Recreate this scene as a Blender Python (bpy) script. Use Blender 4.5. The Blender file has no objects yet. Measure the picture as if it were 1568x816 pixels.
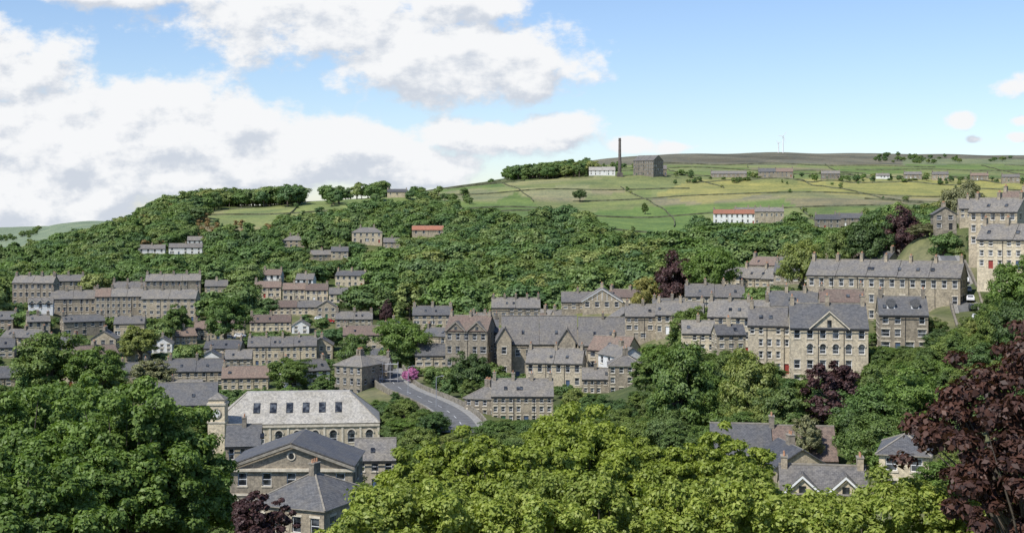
import bpy, math, random
import numpy as np
from mathutils import Vector, Matrix
random.seed(7); rng=np.random.default_rng(11)
F=2154.0; HX=784.0; HY=330.0
scene=bpy.context.scene
def link(o): scene.collection.objects.link(o); return o
# ------------------------------------------------------------ materials
MATS={}
def newmat(n):
    m=bpy.data.materials.new(n); m.use_nodes=True; nt=m.node_tree; nt.nodes.clear()
    out=nt.nodes.new('ShaderNodeOutputMaterial'); MATS[n]=m; return m,nt,out
def N(nt,t,**k):
    n=nt.nodes.new(t)
    for a,b in k.items(): setattr(n,a,b)
    return n
def mixc(nt,fac,a,b,mode='MIX'):
    n=nt.nodes.new('ShaderNodeMix'); n.data_type='RGBA'; n.blend_type=mode
    for idx,v in ((0,fac),(6,a),(7,b)):
        if hasattr(v,'links'): nt.links.new(v,n.inputs[idx])
        else: n.inputs[idx].default_value = v if idx==0 else (*v,1) if len(v)==3 else v
    return n.outputs[2]
def mathn(nt,op,a,b=None,c=None,clamp=False):
    n=nt.nodes.new('ShaderNodeMath'); n.operation=op; n.use_clamp=clamp
    for i,v in enumerate((a,b,c)):
        if v is None: continue
        if hasattr(v,'links'): nt.links.new(v,n.inputs[i])
        else: n.inputs[i].default_value=v
    return n.outputs[0]
def noise(nt,scale,detail=4,vec=None,rough=0.55):
    n=N(nt,'ShaderNodeTexNoise'); n.inputs['Scale'].default_value=scale; n.inputs['Detail'].default_value=detail; n.inputs['Roughness'].default_value=rough
    if vec is not None: nt.links.new(vec,n.inputs['Vector'])
    return n.outputs['Fac']
def ramp(nt,fac,lo,hi,a=0.,b=1.):
    n=N(nt,'ShaderNodeMapRange'); n.interpolation_type='SMOOTHSTEP'
    nt.links.new(fac,n.inputs[0]); n.inputs[1].default_value=lo; n.inputs[2].default_value=hi; n.inputs[3].default_value=a; n.inputs[4].default_value=b
    return n.outputs[0]
def bsdf(nt,out,col,rough=0.85,spec=0.3,metal=0):
    b=N(nt,'ShaderNodeBsdfPrincipled')
    if hasattr(col,'links'): nt.links.new(col,b.inputs['Base Color'])
    else: b.inputs['Base Color'].default_value=(*col,1)
    b.inputs['Roughness'].default_value=rough; b.inputs['Specular IOR Level'].default_value=spec; b.inputs['Metallic'].default_value=metal
    nt.links.new(b.outputs[0],out.inputs[0]); return b
def masonry(n,c1,c2,mortar,bw,rh,stain=0.5,staincol=(0.06,0.055,0.05),rough=0.9,spec=0.2,ms=0.02):
    m,nt,out=newmat(n)
    uv=N(nt,'ShaderNodeUVMap').outputs[0]
    br=N(nt,'ShaderNodeTexBrick'); nt.links.new(uv,br.inputs['Vector'])
    br.inputs['Color1'].default_value=(*c1,1); br.inputs['Color2'].default_value=(*c2,1); br.inputs['Mortar'].default_value=(*mortar,1)
    br.inputs['Scale'].default_value=1; br.inputs['Brick Width'].default_value=bw; br.inputs['Row Height'].default_value=rh; br.inputs['Mortar Size'].default_value=ms
    geo=N(nt,'ShaderNodeNewGeometry').outputs['Position']
    n1=noise(nt,0.35,5,geo,0.65); n2=noise(nt,2.2,4,geo,0.7)
    f=mathn(nt,'MULTIPLY',ramp(nt,n1,0.40,0.68),stain)
    c=mixc(nt,f,br.outputs['Color'],staincol)
    c=mixc(nt,1.0,c,mixc(nt,ramp(nt,n2,0.3,0.7),(0.66,0.66,0.67),(1.2,1.18,1.13)),'MULTIPLY')
    oi=N(nt,'ShaderNodeObjectInfo').outputs['Random']
    c=mixc(nt,1.0,c,mixc(nt,oi,(0.74,0.74,0.75),(1.16,1.13,1.06)),'MULTIPLY')
    bsdf(nt,out,c,rough,spec)
masonry('stone_buff',(0.58,0.505,0.38),(0.48,0.415,0.305),(0.42,0.37,0.29),0.5,0.24,0.5,(0.24,0.21,0.165))
masonry('stone_cream',(0.67,0.595,0.455),(0.60,0.525,0.395),(0.52,0.46,0.36),0.5,0.24,0.35,(0.34,0.295,0.225))
masonry('stone_sooty',(0.38,0.34,0.275),(0.26,0.23,0.19),(0.24,0.22,0.19),0.5,0.24,0.6,(0.12,0.11,0.095))
masonry('stone_mid',(0.48,0.42,0.33),(0.38,0.33,0.25),(0.33,0.29,0.235),0.5,0.24,0.55,(0.18,0.16,0.135))
masonry('slate',(0.245,0.235,0.228),(0.18,0.175,0.173),(0.115,0.113,0.112),0.45,0.3,0.45,(0.29,0.26,0.205),0.75,0.3)
masonry('slate_dark',(0.145,0.149,0.16),(0.11,0.114,0.124),(0.07,0.072,0.08),0.4,0.3,0.4,(0.19,0.175,0.15),0.65,0.4)
masonry('slate_pale',(0.46,0.445,0.42),(0.38,0.37,0.355),(0.27,0.265,0.255),0.5,0.35,0.6,(0.28,0.265,0.23),0.8,0.3)
masonry('tile_red',(0.46,0.21,0.14),(0.38,0.165,0.11),(0.22,0.1,0.08),0.35,0.3,0.4,(0.25,0.17,0.13))
masonry('tile_brown',(0.27,0.195,0.165),(0.21,0.16,0.14),(0.13,0.115,0.1),0.35,0.3,0.5,(0.2,0.175,0.15))
masonry('brick_orange',(0.52,0.28,0.17),(0.44,0.23,0.14),(0.38,0.3,0.22),0.3,0.1,0.2,(0.25,0.16,0.12))
def plain(n,c,rough=0.7,spec=0.3,var=0.15,ns=1.5):
    m,nt,out=newmat(n)
    geo=N(nt,'ShaderNodeNewGeometry').outputs['Position']
    f=ramp(nt,noise(nt,ns,5,geo,0.65),0.3,0.7)
    col=mixc(nt,f,tuple(x*(1-var) for x in c),tuple(min(1,x*(1+var)) for x in c))
    bsdf(nt,out,col,rough,spec)
plain('render_white',(0.72,0.71,0.68),0.8,0.2,0.12)
plain('paint_white',(0.8,0.8,0.78),0.5,0.4,0.04)
plain('trim_stone',(0.60,0.535,0.42),0.9,0.2,0.2)
plain('trim_dark',(0.30,0.27,0.22),0.9,0.2,0.25)
plain('gutter_black',(0.03,0.03,0.032),0.5,0.4,0.2)
plain('pot_clay',(0.46,0.25,0.15),0.85,0.2,0.3,3)
plain('door_red',(0.28,0.05,0.04),0.5); plain('door_blue',(0.08,0.12,0.2),0.5); plain('door_green',(0.04,0.12,0.07),0.5)
plain('asphalt',(0.15,0.15,0.148),0.9,0.2,0.22,0.6)
plain('pavement',(0.29,0.28,0.255),0.9,0.2,0.2,1)
plain('kerb',(0.34,0.33,0.30),0.9,0.2,0.15)
plain('rubber',(0.02,0.02,0.02),0.8); plain('car_white',(0.8,0.8,0.8),0.25,0.5,0.02); plain('car_silver',(0.42,0.44,0.47),0.25,0.6,0.02)
plain('car_red',(0.4,0.03,0.03),0.25,0.5,0.02); plain('car_blue',(0.04,0.1,0.28),0.25,0.5,0.02); plain('car_dark',(0.04,0.045,0.05),0.25,0.5,0.02)
plain('metal_grey',(0.35,0.36,0.38),0.5,0.5,0.05); plain('turbine_white',(0.8,0.8,0.8),0.5,0.4,0.02)
plain('drystone',(0.24,0.215,0.17),0.95,0.1,0.45,1.2); plain('fieldwall',(0.14,0.145,0.09),0.95,0.1,0.5,.15); plain('stack_stone',(0.14,0.12,0.11),0.95,0.1,0.3,0.3)
m,nt,out=newmat('glass_dark'); 
oi=noise(nt,0.9,2,N(nt,'ShaderNodeNewGeometry').outputs['Position'])
bsdf(nt,out,mixc(nt,ramp(nt,oi,0.4,0.65),(0.018,0.02,0.024),(0.11,0.12,0.13)),0.12,0.6)
m,nt,out=newmat('bark'); bsdf(nt,out,mixc(nt,noise(nt,6,5),(0.06,0.05,0.04),(0.19,0.16,0.125)),0.95,0.1)
def leafmat(n,c1,c2,trans=0.3,objvar=True,rough=0.55,far=False):
    m,nt,out=newmat(n)
    g=N(nt,'ShaderNodeNewGeometry')
    oi=N(nt,'ShaderNodeObjectInfo').outputs['Random']
    fac=g.outputs['Random Per Island']
    col=mixc(nt,fac,c1,c2)
    if objvar:
        tint=N(nt,'ShaderNodeValToRGB'); cr=tint.color_ramp; nt.links.new(oi,tint.inputs[0])
        els=[(0,(0.66,0.80,0.85)),(0.14,(1.08,1.04,0.8)),(0.28,(0.76,0.88,0.72)),(0.42,(1.28,1.16,0.95)),(0.56,(0.6,0.74,0.78)),(0.7,(1.02,1.1,0.75)),(0.84,(0.82,0.88,0.92)),(0.95,(1.4,1.22,1.05)),(1,(1.7,1.3,1.15))]
        cr.elements[0].position=0; cr.elements[0].color=(*els[0][1],1); cr.elements[1].position=1; cr.elements[1].color=(*els[-1][1],1)
        for p,c in els[1:-1]:
            e=cr.elements.new(p); e.color=(*c,1)
        col=mixc(nt,1.0,col,tint.outputs[0],'MULTIPLY')
    n2=ramp(nt,noise(nt,0.45,3,g.outputs['Position']),0.35,0.65)
    col=mixc(nt,1.0,col,mixc(nt,n2,(0.82,0.84,0.84),(1.12,1.1,1.04)),'MULTIPLY')
    d=N(nt,'ShaderNodeBsdfDiffuse'); t=N(nt,'ShaderNodeBsdfTranslucent'); gl=N(nt,'ShaderNodeBsdfGlossy'); gl.inputs['Roughness'].default_value=rough
    nt.links.new(col,d.inputs[0]); nt.links.new(mixc(nt,1.0,col,(1.2,1.25,0.6),'MULTIPLY'),t.inputs[0])
    mx=N(nt,'ShaderNodeMixShader'); mx.inputs[0].default_value=trans
    nt.links.new(d.outputs[0],mx.inputs[1]); nt.links.new(t.outputs[0],mx.inputs[2])
    m2=N(nt,'ShaderNodeMixShader'); m2.inputs[0].default_value=0.03
    nt.links.new(mx.outputs[0],m2.inputs[1]); nt.links.new(gl.outputs[0],m2.inputs[2]); nt.links.new(m2.outputs[0],out.inputs[0])
leafmat('leaf_far',(0.145,0.215,0.075),(0.19,0.265,0.10),0.2,far=True)
leafmat('leaf_mid',(0.115,0.175,0.055),(0.205,0.275,0.085),0.25,far=True)
leafmat('leaf_bright',(0.19,0.24,0.06),(0.31,0.35,0.1),0.3,False)
leafmat('leaf_dark',(0.07,0.115,0.04),(0.125,0.19,0.06),0.25,False)
leafmat('leaf_green',(0.105,0.18,0.035),(0.20,0.29,0.065),0.3,False)
leafmat('leaf_lime',(0.20,0.265,0.035),(0.33,0.39,0.07),0.3,False)
leafmat('leaf_hedge',(0.20,0.27,0.04),(0.38,0.43,0.10),0.3,False)
leafmat('leaf_olive',(0.19,0.2,0.1),(0.30,0.30,0.15),0.25,False)
leafmat('leaf_copper',(0.06,0.032,0.036),(0.13,0.065,0.06),0.25,False)
leafmat('leaf_copper_near',(0.04,0.02,0.018),(0.14,0.065,0.045),0.28,False)
leafmat('flower_pink',(0.45,0.13,0.33),(0.7,0.3,0.55),0.2,False)
leafmat('leaf_yellow',(0.28,0.27,0.08),(0.38,0.35,0.11),0.3,False)
leafmat('leaf_rust',(0.25,0.17,0.07),(0.34,0.24,0.10),0.25,False)
# ------------------------------------------------------------ terrain
cols=[-500,0,100,200,300,400,600,800,900,1000,1200,1400,1568,2100]
T={
 3:[1900]*14,
 12:[1500]*14,
 30:[1230]*14,
 60:[1190]*11+[1150,1100,1050],
 100:[1062]*8+[1050,1030,960,900,860,820],
 150:[933]*7+[920,900,880,800,762,700,640],
 200:[836]*6+[830,800,785,770,720,680,620,560],
 250:[760]*6+[750,720,700,680,622,580,500,440],
 300:[690]*6+[672,650,630,600,545,500,440,380],
 350:[645]*6+[610,600,585,550,490,450,392,360],
 400:[602]*6+[580,567,550,520,465,422,376,350],
 500:[535]*6+[530,520,500,480,430,395,365,340],
 600:[478,480,482,482,476,470,490,475,462,450,410,385,360,330],
 700:[468,464,460,452,444,440,445,428,425,425,397,374,355,325],
 800:[455,448,438,422,412,404,406,386,390,400,378,362,348,320],
 900:[438,430,418,395,384,380,374,354,362,376,358,350,340,312],
 1100:[415,408,390,358,342,340,337,331,338,343,325,320,315,300],
 1300:[412,408,390,338,311,314,304,300,302,307,300,298,298,290],
 1500:[415,408,394,356,322,320,300,275,270,269,276,280,282,280],
 1800:[412,406,394,358,334,324,302,271,262,254,256,258,259,262],
 2300:[400,392,378,356,344,326,304,268,243,234,231,233,236,240],
 3000:[395,366,338,337,342,340,320,290,268,252,248,250,252,255],
 5000:[380,360,350,350,350,345,330,310,295,285,280,280,280,285],
 12000:[352,348,345,345,343,340,333,325,318,312,310,310,310,312]}
ds=np.array(sorted(T)); tab=np.array([T[k] for k in ds],float)
pxs=np.unique(np.concatenate([np.linspace(-5000,-200,50),np.arange(-200,1780,4.0),np.linspace(1780,6500,50)]))
dg=np.exp(np.linspace(math.log(3),math.log(12000),460)); ld=np.log(dg)
rows=np.array([[np.interp(p,cols,tab[i]) for p in pxs] for i in range(len(ds))])
PY=np.empty((len(dg),len(pxs)))
for j in range(len(pxs)): PY[:,j]=np.interp(ld,np.log(ds),rows[:,j])
def blur(A,n,ax):
    for _ in range(n):
        P=np.pad(A,[(1,1) if a==ax else (0,0) for a in (0,1)],mode='edge')
        A=(P[:-2]+2*P[1:-1]+P[2:])/4 if ax==0 else (P[:,:-2]+2*P[:,1:-1]+P[:,2:])/4
    return A
PY=blur(blur(PY,14,0),60,1)
X=(pxs[None,:]-HX)/F*dg[:,None]; Y=np.repeat(dg[:,None],len(pxs),1)
Z=(HY-PY)*dg[:,None]/F
Z+= (np.sin(X/23+np.sin(Y/31)*2)*np.sin(Y/27+1.3))*np.clip(Y/900,0.1,1.2)
Z+= np.sin(X/61+1)*np.sin(Y/73)*np.clip((Y-600)/250,0,1)*np.clip((1600-Y)/400,0.2,1)*4.0
def lookup(G,x,y):
    y=max(y,3.01); p=HX+F*x/y; l=math.log(y)
    j=int(np.clip(np.searchsorted(pxs,p)-1,0,len(pxs)-2)); fj=min(1,max(0,(p-pxs[j])/(pxs[j+1]-pxs[j])))
    fi=(l-ld[0])/(ld[1]-ld[0]); i=int(min(max(fi,0),len(dg)-2)); fi=min(1,fi-i)
    return (G[i,j]*(1-fi)*(1-fj)+G[i+1,j]*fi*(1-fj)+G[i,j+1]*(1-fi)*fj+G[i+1,j+1]*fi*fj)
# ---- survey list of buildings: bearing, base level, distance, width, wall height, depth
BL=[]
def B(name,cx,base,d,wpx,hpx,D,**k): BL.append((name,cx,base,d,wpx*d/F,hpx*d/F,D,k))
B('terraced_house_row',50,470,600,62,37,9,st=3,bays=7,wall='stone_mid',chim=4,yaw=-12)
B('terraced_house_row',105,452,640,46,22,8,st=2,bays=6,wall='stone_mid',chim=3,yaw=6)
B('stone_house',62,474,560,36,10,6,st=1,bays=3,wall='render_white',gables=3,chim=0)
B('terraced_house_row',112,491,574,66,34,10,st=3,bays=8,wall='stone_mid',chim=4,yaw=2)
B('terraced_house_row',182,492,572,70,38,10,st=4,bays=9,wall='stone_mid',chim=4)
B('terraced_house_row',258,492,566,82,35,11,st=4,bays=8,wall='stone_mid',chim=4,yaw=-7)
B('terraced_house_row',205,452,640,64,12,8,st=2,bays=7,wall='stone_sooty',chim=4)
B('terraced_house_row',265,450,640,82,20,9,st=2,bays=9,wall='stone_sooty',chim=5)
B('stone_house',331,448,640,34,10,8,st=2,bays=3,chim=1)
B('hillside_villa',450,379,860,34,11,9,st=2,bays=4,chim=2,roof='hip',wall='stone_mid')
B('hillside_villa',562,372,850,46,16,10,st=2,bays=5,chim=2,roof='hip',wall='stone_buff')
B('bungalow',655,360,880,48,8,8,st=1,bays=4,chim=0,roofm='tile_red')
B('bungalow',232,388,900,40,7,8,st=1,bays=4,chim=1,wall='render_white')
B('white_house',284,390,895,50,11,8,st=2,bays=5,chim=1,wall='render_white')
B('bungalow',298,374,940,22,6,8,st=1,bays=3,chim=0,wall='render_white')
B('stone_house',495,400,800,34,10,8,st=2,bays=4,chim=1,yaw=15)
B('stone_house',520,396,800,26,11,8,st=2,bays=3,chim=1,roofm='slate_dark')
B('stone_cottage',608,300,1250,30,6,8,st=1,bays=3,chim=2)
B('stone_cottage',600,380,840,26,9,8,st=2,bays=3,chim=1)
B('semi_detached_house',410,456,620,40,16,8,st=2,bays=4,chim=2,wall='stone_cream',roofm='tile_brown')
B('semi_detached_house',450,460,618,34,17,8,st=2,bays=4,chim=1,wall='stone_cream',roofm='tile_brown')
B('semi_detached_house',485,462,616,34,18,8,st=2,bays=4,chim=2,wall='stone_cream',roofm='tile_brown')
B('stone_house',518,464,612,28,14,8,st=2,bays=3,chim=1,wall='stone_cream')
B('terraced_house_row',455,482,590,74,12,8,st=2,bays=8,chim=3,wall='stone_cream',roofm='tile_brown')
B('stone_house',500,488,580,30,18,8,st=2,bays=3,gf=True,chim=1,wall='stone_buff')
B('stone_house',542,502,545,56,14,8,st=2,bays=6,chim=3,wall='stone_mid')
B('terraced_house_row',414,508,545,62,15,8,st=2,bays=7,chim=3,wall='stone_cream',roofm='tile_brown')
B('white_house',460,512,540,26,13,9,st=2,bays=2,gf=True,chim=1,wall='render_white')
B('terraced_house_row',322,520,530,48,17,8,st=2,bays=6,chim=3,wall='stone_cream',roofm='tile_brown')
B('terraced_house_row',357,517,532,34,17,8,st=2,bays=4,chim=2,wall='stone_cream',roofm='tile_brown')
B('stone_house',285,528,515,34,14,8,st=2,bays=4,chim=1,wall='stone_buff',roofm='tile_brown',yaw=20)
B('stone_house',248,540,490,30,14,8,st=2,bays=3,gf=True,chim=1,wall='render_white')
B('terraced_house_row',432,560,470,104,30,9,st=3,bays=11,chim=5,wall='stone_buff')
B('stone_house',492,552,478,34,24,9,st=2,bays=3,chim=2,wall='stone_buff',gf=True)
B('stone_house',340,545,490,56,12,8,st=2,bays=5,chim=2,wall='stone_mid',roofm='slate_dark',yaw=-10)
B('stone_house',322,563,460,38,14,8,st=2,bays=4,gf=True,chim=1,wall='render_white',roofm='slate_dark')
B('stone_house',365,563,455,40,14,8,st=2,bays=4,chim=1,wall='stone_mid',roofm='tile_brown')
B('terraced_house_row',225,585,430,74,16,8,st=2,bays=6,chim=3,wall='stone_mid',roofm='slate_dark',yaw=10)
B('terraced_house_row',300,592,415,84,24,10,st=2,bays=7,chim=3,wall='stone_mid',roofm='slate_dark')
B('stone_house',375,598,405,70,20,9,st=2,bays=6,chim=2,wall='stone_buff',roofm='slate')
B('stone_house',210,556,470,36,14,9,st=2,bays=3,gf=True,chim=1,wall='stone_buff',roofm='slate')
B('stone_house',-8,548,470,56,16,9,st=2,bays=5,chim=2,wall='stone_mid',roofm='slate_dark')
B('stone_house',5,592,420,60,14,9,st=2,bays=4,chim=2,wall='stone_mid',roofm='slate_dark')
B('warehouse',275,640,330,110,20,14,st=1,bays=4,chim=0,wall='stone_sooty',roofm='slate_dark')
B('warehouse',262,622,365,90,14,12,st=1,bays=4,chim=1,wall='stone_mid',roofm='slate')
B('victorian_tenement',533,626,362,50,66,11,st=4,bays=4,chim=3,roof='hip',wall='stone_sooty',yaw=-32)
B('victorian_tenement',570,622,374,46,56,10,st=4,bays=3,chim=2,wall='stone_mid',yaw=-8,gables=1)
B('victorian_villa',714,566,392,66,60,12,st=3,bays=5,chim=3,wall='stone_sooty',yaw=-12,gables=2)
B('stone_house',745,552,400,36,44,11,st=3,bays=3,chim=3,wall='stone_mid',roofm='slate_dark')
B('stone_house',662,562,398,52,18,9,st=2,bays=4,chim=2,wall='stone_mid',roofm='slate_dark')
B('stone_house',790,485,450,74,14,9,st=2,bays=6,chim=5,wall='stone_sooty')
B('gabled_house',922,474,440,60,14,9,st=1,bays=4,chim=2,gf=True,wall='stone_mid',white_barge=True)
B('stone_house',885,474,445,50,12,9,st=2,bays=4,chim=1,wall='stone_mid')
B('stone_house',662,498,500,60,16,9,st=2,bays=5,chim=3,wall='stone_mid',roofm='slate_dark')
B('terraced_house_row',848,594,352,86,38,10,st=2,bays=6,chim=3,wall='stone_cream',yaw=-8)
B('stone_house',930,582,358,64,46,10,st=3,bays=4,chim=1,wall='stone_cream',yaw=-22)
B('white_gabled_house',968,604,345,44,58,11,st=3,bays=3,chim=1,gf=True,wall='render_white',yaw=28)
B('stone_house',958,606,332,52,46,8,st=3,bays=4,chim=2,wall='stone_mid',roof='hip')
B('stone_house',912,604,338,40,24,7,st=2,bays=4,chim=1,wall='stone_mid')
B('stone_house',736,640,312,52,30,11,st=2,bays=4,chim=2,roof='hip',wall='stone_mid',yaw=-18)
B('terraced_house_row',800,648,308,94,42,10,st=3,bays=8,chim=4,wall='stone_mid')
B('terraced_house_row',985,520,372,54,36,9,st=3,bays=5,chim=3,wall='stone_mid')
B('terraced_house_row',1040,512,368,72,30,10,st=2,bays=6,chim=3,wall='stone_buff',yaw=-6)
B('stone_house',1030,488,400,60,14,9,st=2,bays=5,chim=3,wall='stone_mid',roofm='slate_dark')
B('terraced_house_row',1130,545,322,92,60,11,st=3,bays=7,chim=4,wall='stone_cream',yaw=-6)
B('stone_house',1070,540,318,50,30,8,st=2,bays=4,chim=1,wall='stone_cream',roofm='slate')
B('stone_house',1120,536,305,44,24,6,st=2,bays=3,chim=1,wall='stone_buff',roofm='slate_dark',yaw=10)
B('terraced_house_row',1095,470,400,90,16,10,st=2,bays=7,chim=4,wall='stone_buff')
B('terraced_house_row',1220,486,335,90,18,10,st=2,bays=8,chim=4,wall='stone_buff',roofm='slate_dark')
B('terraced_house_row',1185,572,272,78,74,10,st=4,bays=6,chim=2,wall='stone_cream',yaw=-5)
B('stone_mill_house',1270,594,262,116,92,13,st=4,bays=6,chim=3,wall='stone_cream',gables=1,arched=True,roofm='slate_dark')
B('dormered_house',1384,540,288,72,58,11,st=3,bays=4,chim=2,wall='stone_mid',roofm='slate_dark',dormers=2)
B('long_stone_terrace',1350,494,332,232,72,11,st=3,bays=15,chim=7,wall='stone_buff',yaw=-16)
B('terraced_house_row',1165,440,440,70,14,10,st=2,bays=6,chim=3,wall='stone_buff',yaw=-25)
B('terraced_house_row',1225,432,420,80,14,10,st=2,bays=6,chim=3,wall='stone_mid',yaw=-10)
B('stone_house',1290,480,312,66,18,8,st=2,bays=6,chim=2,wall='stone_mid',roofm='tile_brown')
B('stone_house',1447,352,400,34,24,10,st=2,bays=2,gf=True,chim=2,wall='stone_sooty')
B('terraced_house_row',1520,378,330,74,54,10,st=3,bays=5,chim=3,wall='stone_buff',yaw=-24)
B('terraced_house_row',1575,356,350,90,44,10,st=3,bays=6,chim=4,wall='stone_buff',yaw=-20)
B('terraced_house_row',1552,412,300,110,46,10,st=3,bays=8,chim=4,wall='stone_cream',yaw=-20)
B('stone_house',1484,335,420,28,16,9,st=2,bays=3,chim=1,wall='stone_buff')
B('terraced_house_row',1125,343,960,64,16,9,st=2,bays=8,chim=3,wall='render_white',roofm='tile_red')
B('terraced_house_row',1146,336,985,40,12,9,st=2,bays=6,chim=3,wall='brick_orange',roofm='slate')
B('terraced_house_row',1178,344,955,44,20,9,st=2,bays=6,chim=3,wall='stone_mid')
B('farmhouse',1268,350,900,38,14,10,st=2,bays=4,chim=2,wall='stone_sooty',roofm='slate_dark')
B('farmhouse',1300,346,920,42,12,10,st=2,bays=4,chim=2,wall='stone_sooty',roofm='slate_dark')
B('farmhouse',1116,271,1500,54,5,10,st=2,bays=8,chim=2,wall='stone_mid')
B('farmhouse',1188,271,1480,52,8,12,st=2,bays=8,chim=3,wall='stone_sooty',roofm='slate_dark')
B('farmhouse',1272,273,1480,28,7,10,st=2,bays=5,chim=2,wall='stone_sooty')
B('stone_cottage',1398,274,1480,26,7,9,st=2,bays=4,chim=2,wall='stone_mid')
B('stone_cottage',1352,273,1500,20,4,8,st=1,bays=4,chim=1,wall='render_white')
B('stone_cottage',1440,273,1490,24,6,9,st=2,bays=4,chim=2,wall='stone_mid')
B('stone_cottage',1500,276,1450,26,7,9,st=2,bays=4,chim=2,wall='stone_sooty',roofm='tile_brown')
B('stone_cottage',1548,278,1430,26,7,9,st=2,bays=4,chim=2,wall='stone_mid')
B('textile_mill',985,268,1500,38,22,18,st=4,bays=9,chim=0,wall='stone_sooty',yaw=-38)
B('mill_shed',1010,268,1520,22,9,14,st=1,bays=5,chim=0,wall='stone_sooty')
B('mill_office',922,268,1500,40,7,12,st=2,bays=6,chim=0,wall='render_white',roofm='slate_pale')
B('workshop',1185,722,195,190,20,12,st=1,bays=6,chim=1,wall='stone_mid',roofm='slate_dark')
B('workshop',1228,735,182,80,22,9,st=1,bays=3,chim=1,wall='stone_mid',roofm='slate_dark',gf=True,yaw=16)
B('gabled_cottage',1262,772,160,130,16,8,st=1,bays=4,chim=2,wall='stone_cream',roofm='slate',gables=2,bigwin=True)
B('stone_house',1384,766,150,74,70,9,st=2,bays=2,chim=0,roof='hip',wall='stone_cream',roofm='slate_dark',yaw=-8)
B('stone_chapel',446,800,200,188,88,12,st=2,bays=5,gf=True,chim=0,wall='stone_mid',roofm='slate_dark',yaw=-7,pediment=True,pitch=.36)
B('chapel_annex',440,880,164,130,104,12,st=2,bays=4,chim=1,roof='hip',wall='stone_mid',roofm='slate_dark',yaw=-30)
B('stone_house',574,752,232,62,48,9,st=2,bays=3,chim=0,wall='stone_cream',roofm='slate',bigwin=True)
B('stone_house',372,740,236,52,58,9,st=2,bays=3,chim=1,wall='stone_mid',roofm='slate')
B('assembly_hall',455,690,290,248,42,15,st=1,bays=9,chim=0,roof='mansard',wall='stone_cream',roofm='slate_pale',arched=True,hall=True)
ROADS={'road':[(590,395,566),(597,372,583),(612,355,597),(640,338,608),(668,322,620),(690,308,633),(706,297,648),(712,285,664)],
       'hill_street':[(1502,275,530),(1492,294,508),(1484,312,486),(1478,327,464),(1472,342,441),(1463,358,417),(1450,377,393)]}
SP=[('stone_church_hall',826,580,382,116*382/F,52*382/F,14,{}),('stone_church_wing',920,578,378,80*378/F,48*378/F,14,{}),('clock_tower',331,690,284,4,8,4,{})]
rr=random.Random(21)
def infill(n,p0,p1,d0,d1,h0,h1):
    made=0
    for _ in range(n*25):
        if made>=n: break
        px=rr.uniform(p0,p1); d=rr.uniform(d0,d1); W=rr.uniform(8,17); H=rr.uniform(h0,h1); D=rr.uniform(7,9)
        x=(px-HX)/F*d; base=HY-F*lookup(Z,x,d)/d; w=W*F/d; hp=H*F/d; ok=True
        for b in BL+SP:
            bw=b[4]*F/b[3]
            if abs(px-b[1])<(w+bw)/2+3 and abs(d-b[3])<13+D: ok=False;break
            if b[3]>d and abs(px-b[1])<(w+bw)/2-2 and base-hp-3.5*F/d < b[2]-.45*b[5]*F/b[3] and base>b[2]-b[5]*F/b[3]: ok=False;break
            if b[3]<d and abs(px-b[1])<(bw-w)/2+6 and base-hp>b[2]-b[5]*F/b[3]-6: ok=False;break
        for q in ROADS.values():
            for a in q:
                if abs(px-a[0])<w/2+30 and abs(d-a[1])<30: ok=False
        if not ok: continue
        wl=rr.choice(['stone_buff','stone_mid','stone_mid','stone_cream','stone_sooty','render_white' if rr.random()<.4 else 'stone_buff'])
        BL.append(('stone_house' if W<12 else 'terraced_house_row',px,base,d,W,H,D,dict(st=2 if H<7 else 3,bays=max(2,int(W/2.7)),chim=rr.choice([1,2,2,3]),wall=wl,roofm=rr.choice(['slate','slate','slate_dark','tile_brown']),yaw=rr.uniform(-35,25),gf=rr.random()<.25))); made+=1
    print('infill',made)
infill(36,150,560,400,545,4.5,7)
infill(8,-40,150,400,560,4.5,6)
infill(34,640,1240,380,520,5,8)
infill(12,1240,1460,345,470,5,8)
infill(6,560,700,400,520,5,7)
infill(3,400,560,640,720,5,6.5)
BLX=BL+SP
SW=np.zeros_like(Z); SD=np.zeros_like(Z)
def pad(px,d,py,s,dep=0,wt=1):
    global SW,SD
    x=(px-HX)/F*d; z=(HY-py)*d/F
    i0=np.searchsorted(dg,d-3.2*s); i1=np.searchsorted(dg,d+dep+3.2*s)+1
    xx=X[i0:i1]; yy=Y[i0:i1]
    r2=((xx-x)**2+(yy-d-dep/2)**2)/(s*s)
    w=wt*np.exp(-r2); SW[i0:i1]+=w; SD[i0:i1]+=w*(z-Z[i0:i1])
for b in BLX: pad(b[1],b[3],b[2],max(b[4],b[6])*0.45+3,b[6])
DR={}
for k,pts in ROADS.items():
    P=np.array(pts,float); t=np.linspace(0,len(P)-1,60); tt=np.arange(len(P))
    q=np.stack([np.interp(t,tt,P[:,c]) for c in range(3)],1)
    for _ in range(25): q[1:-1]=(q[:-2]+2*q[1:-1]+q[2:])/4
    DR[k]=q
    for a in q[::2]: pad(a[0],a[1],a[2],7 if k=='road' else 5,0,3)
Z=Z+SD/(SW+0.12)
gz=lambda x,y: lookup(Z,x,y)
PYg=HY-F*Z/Y
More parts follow.
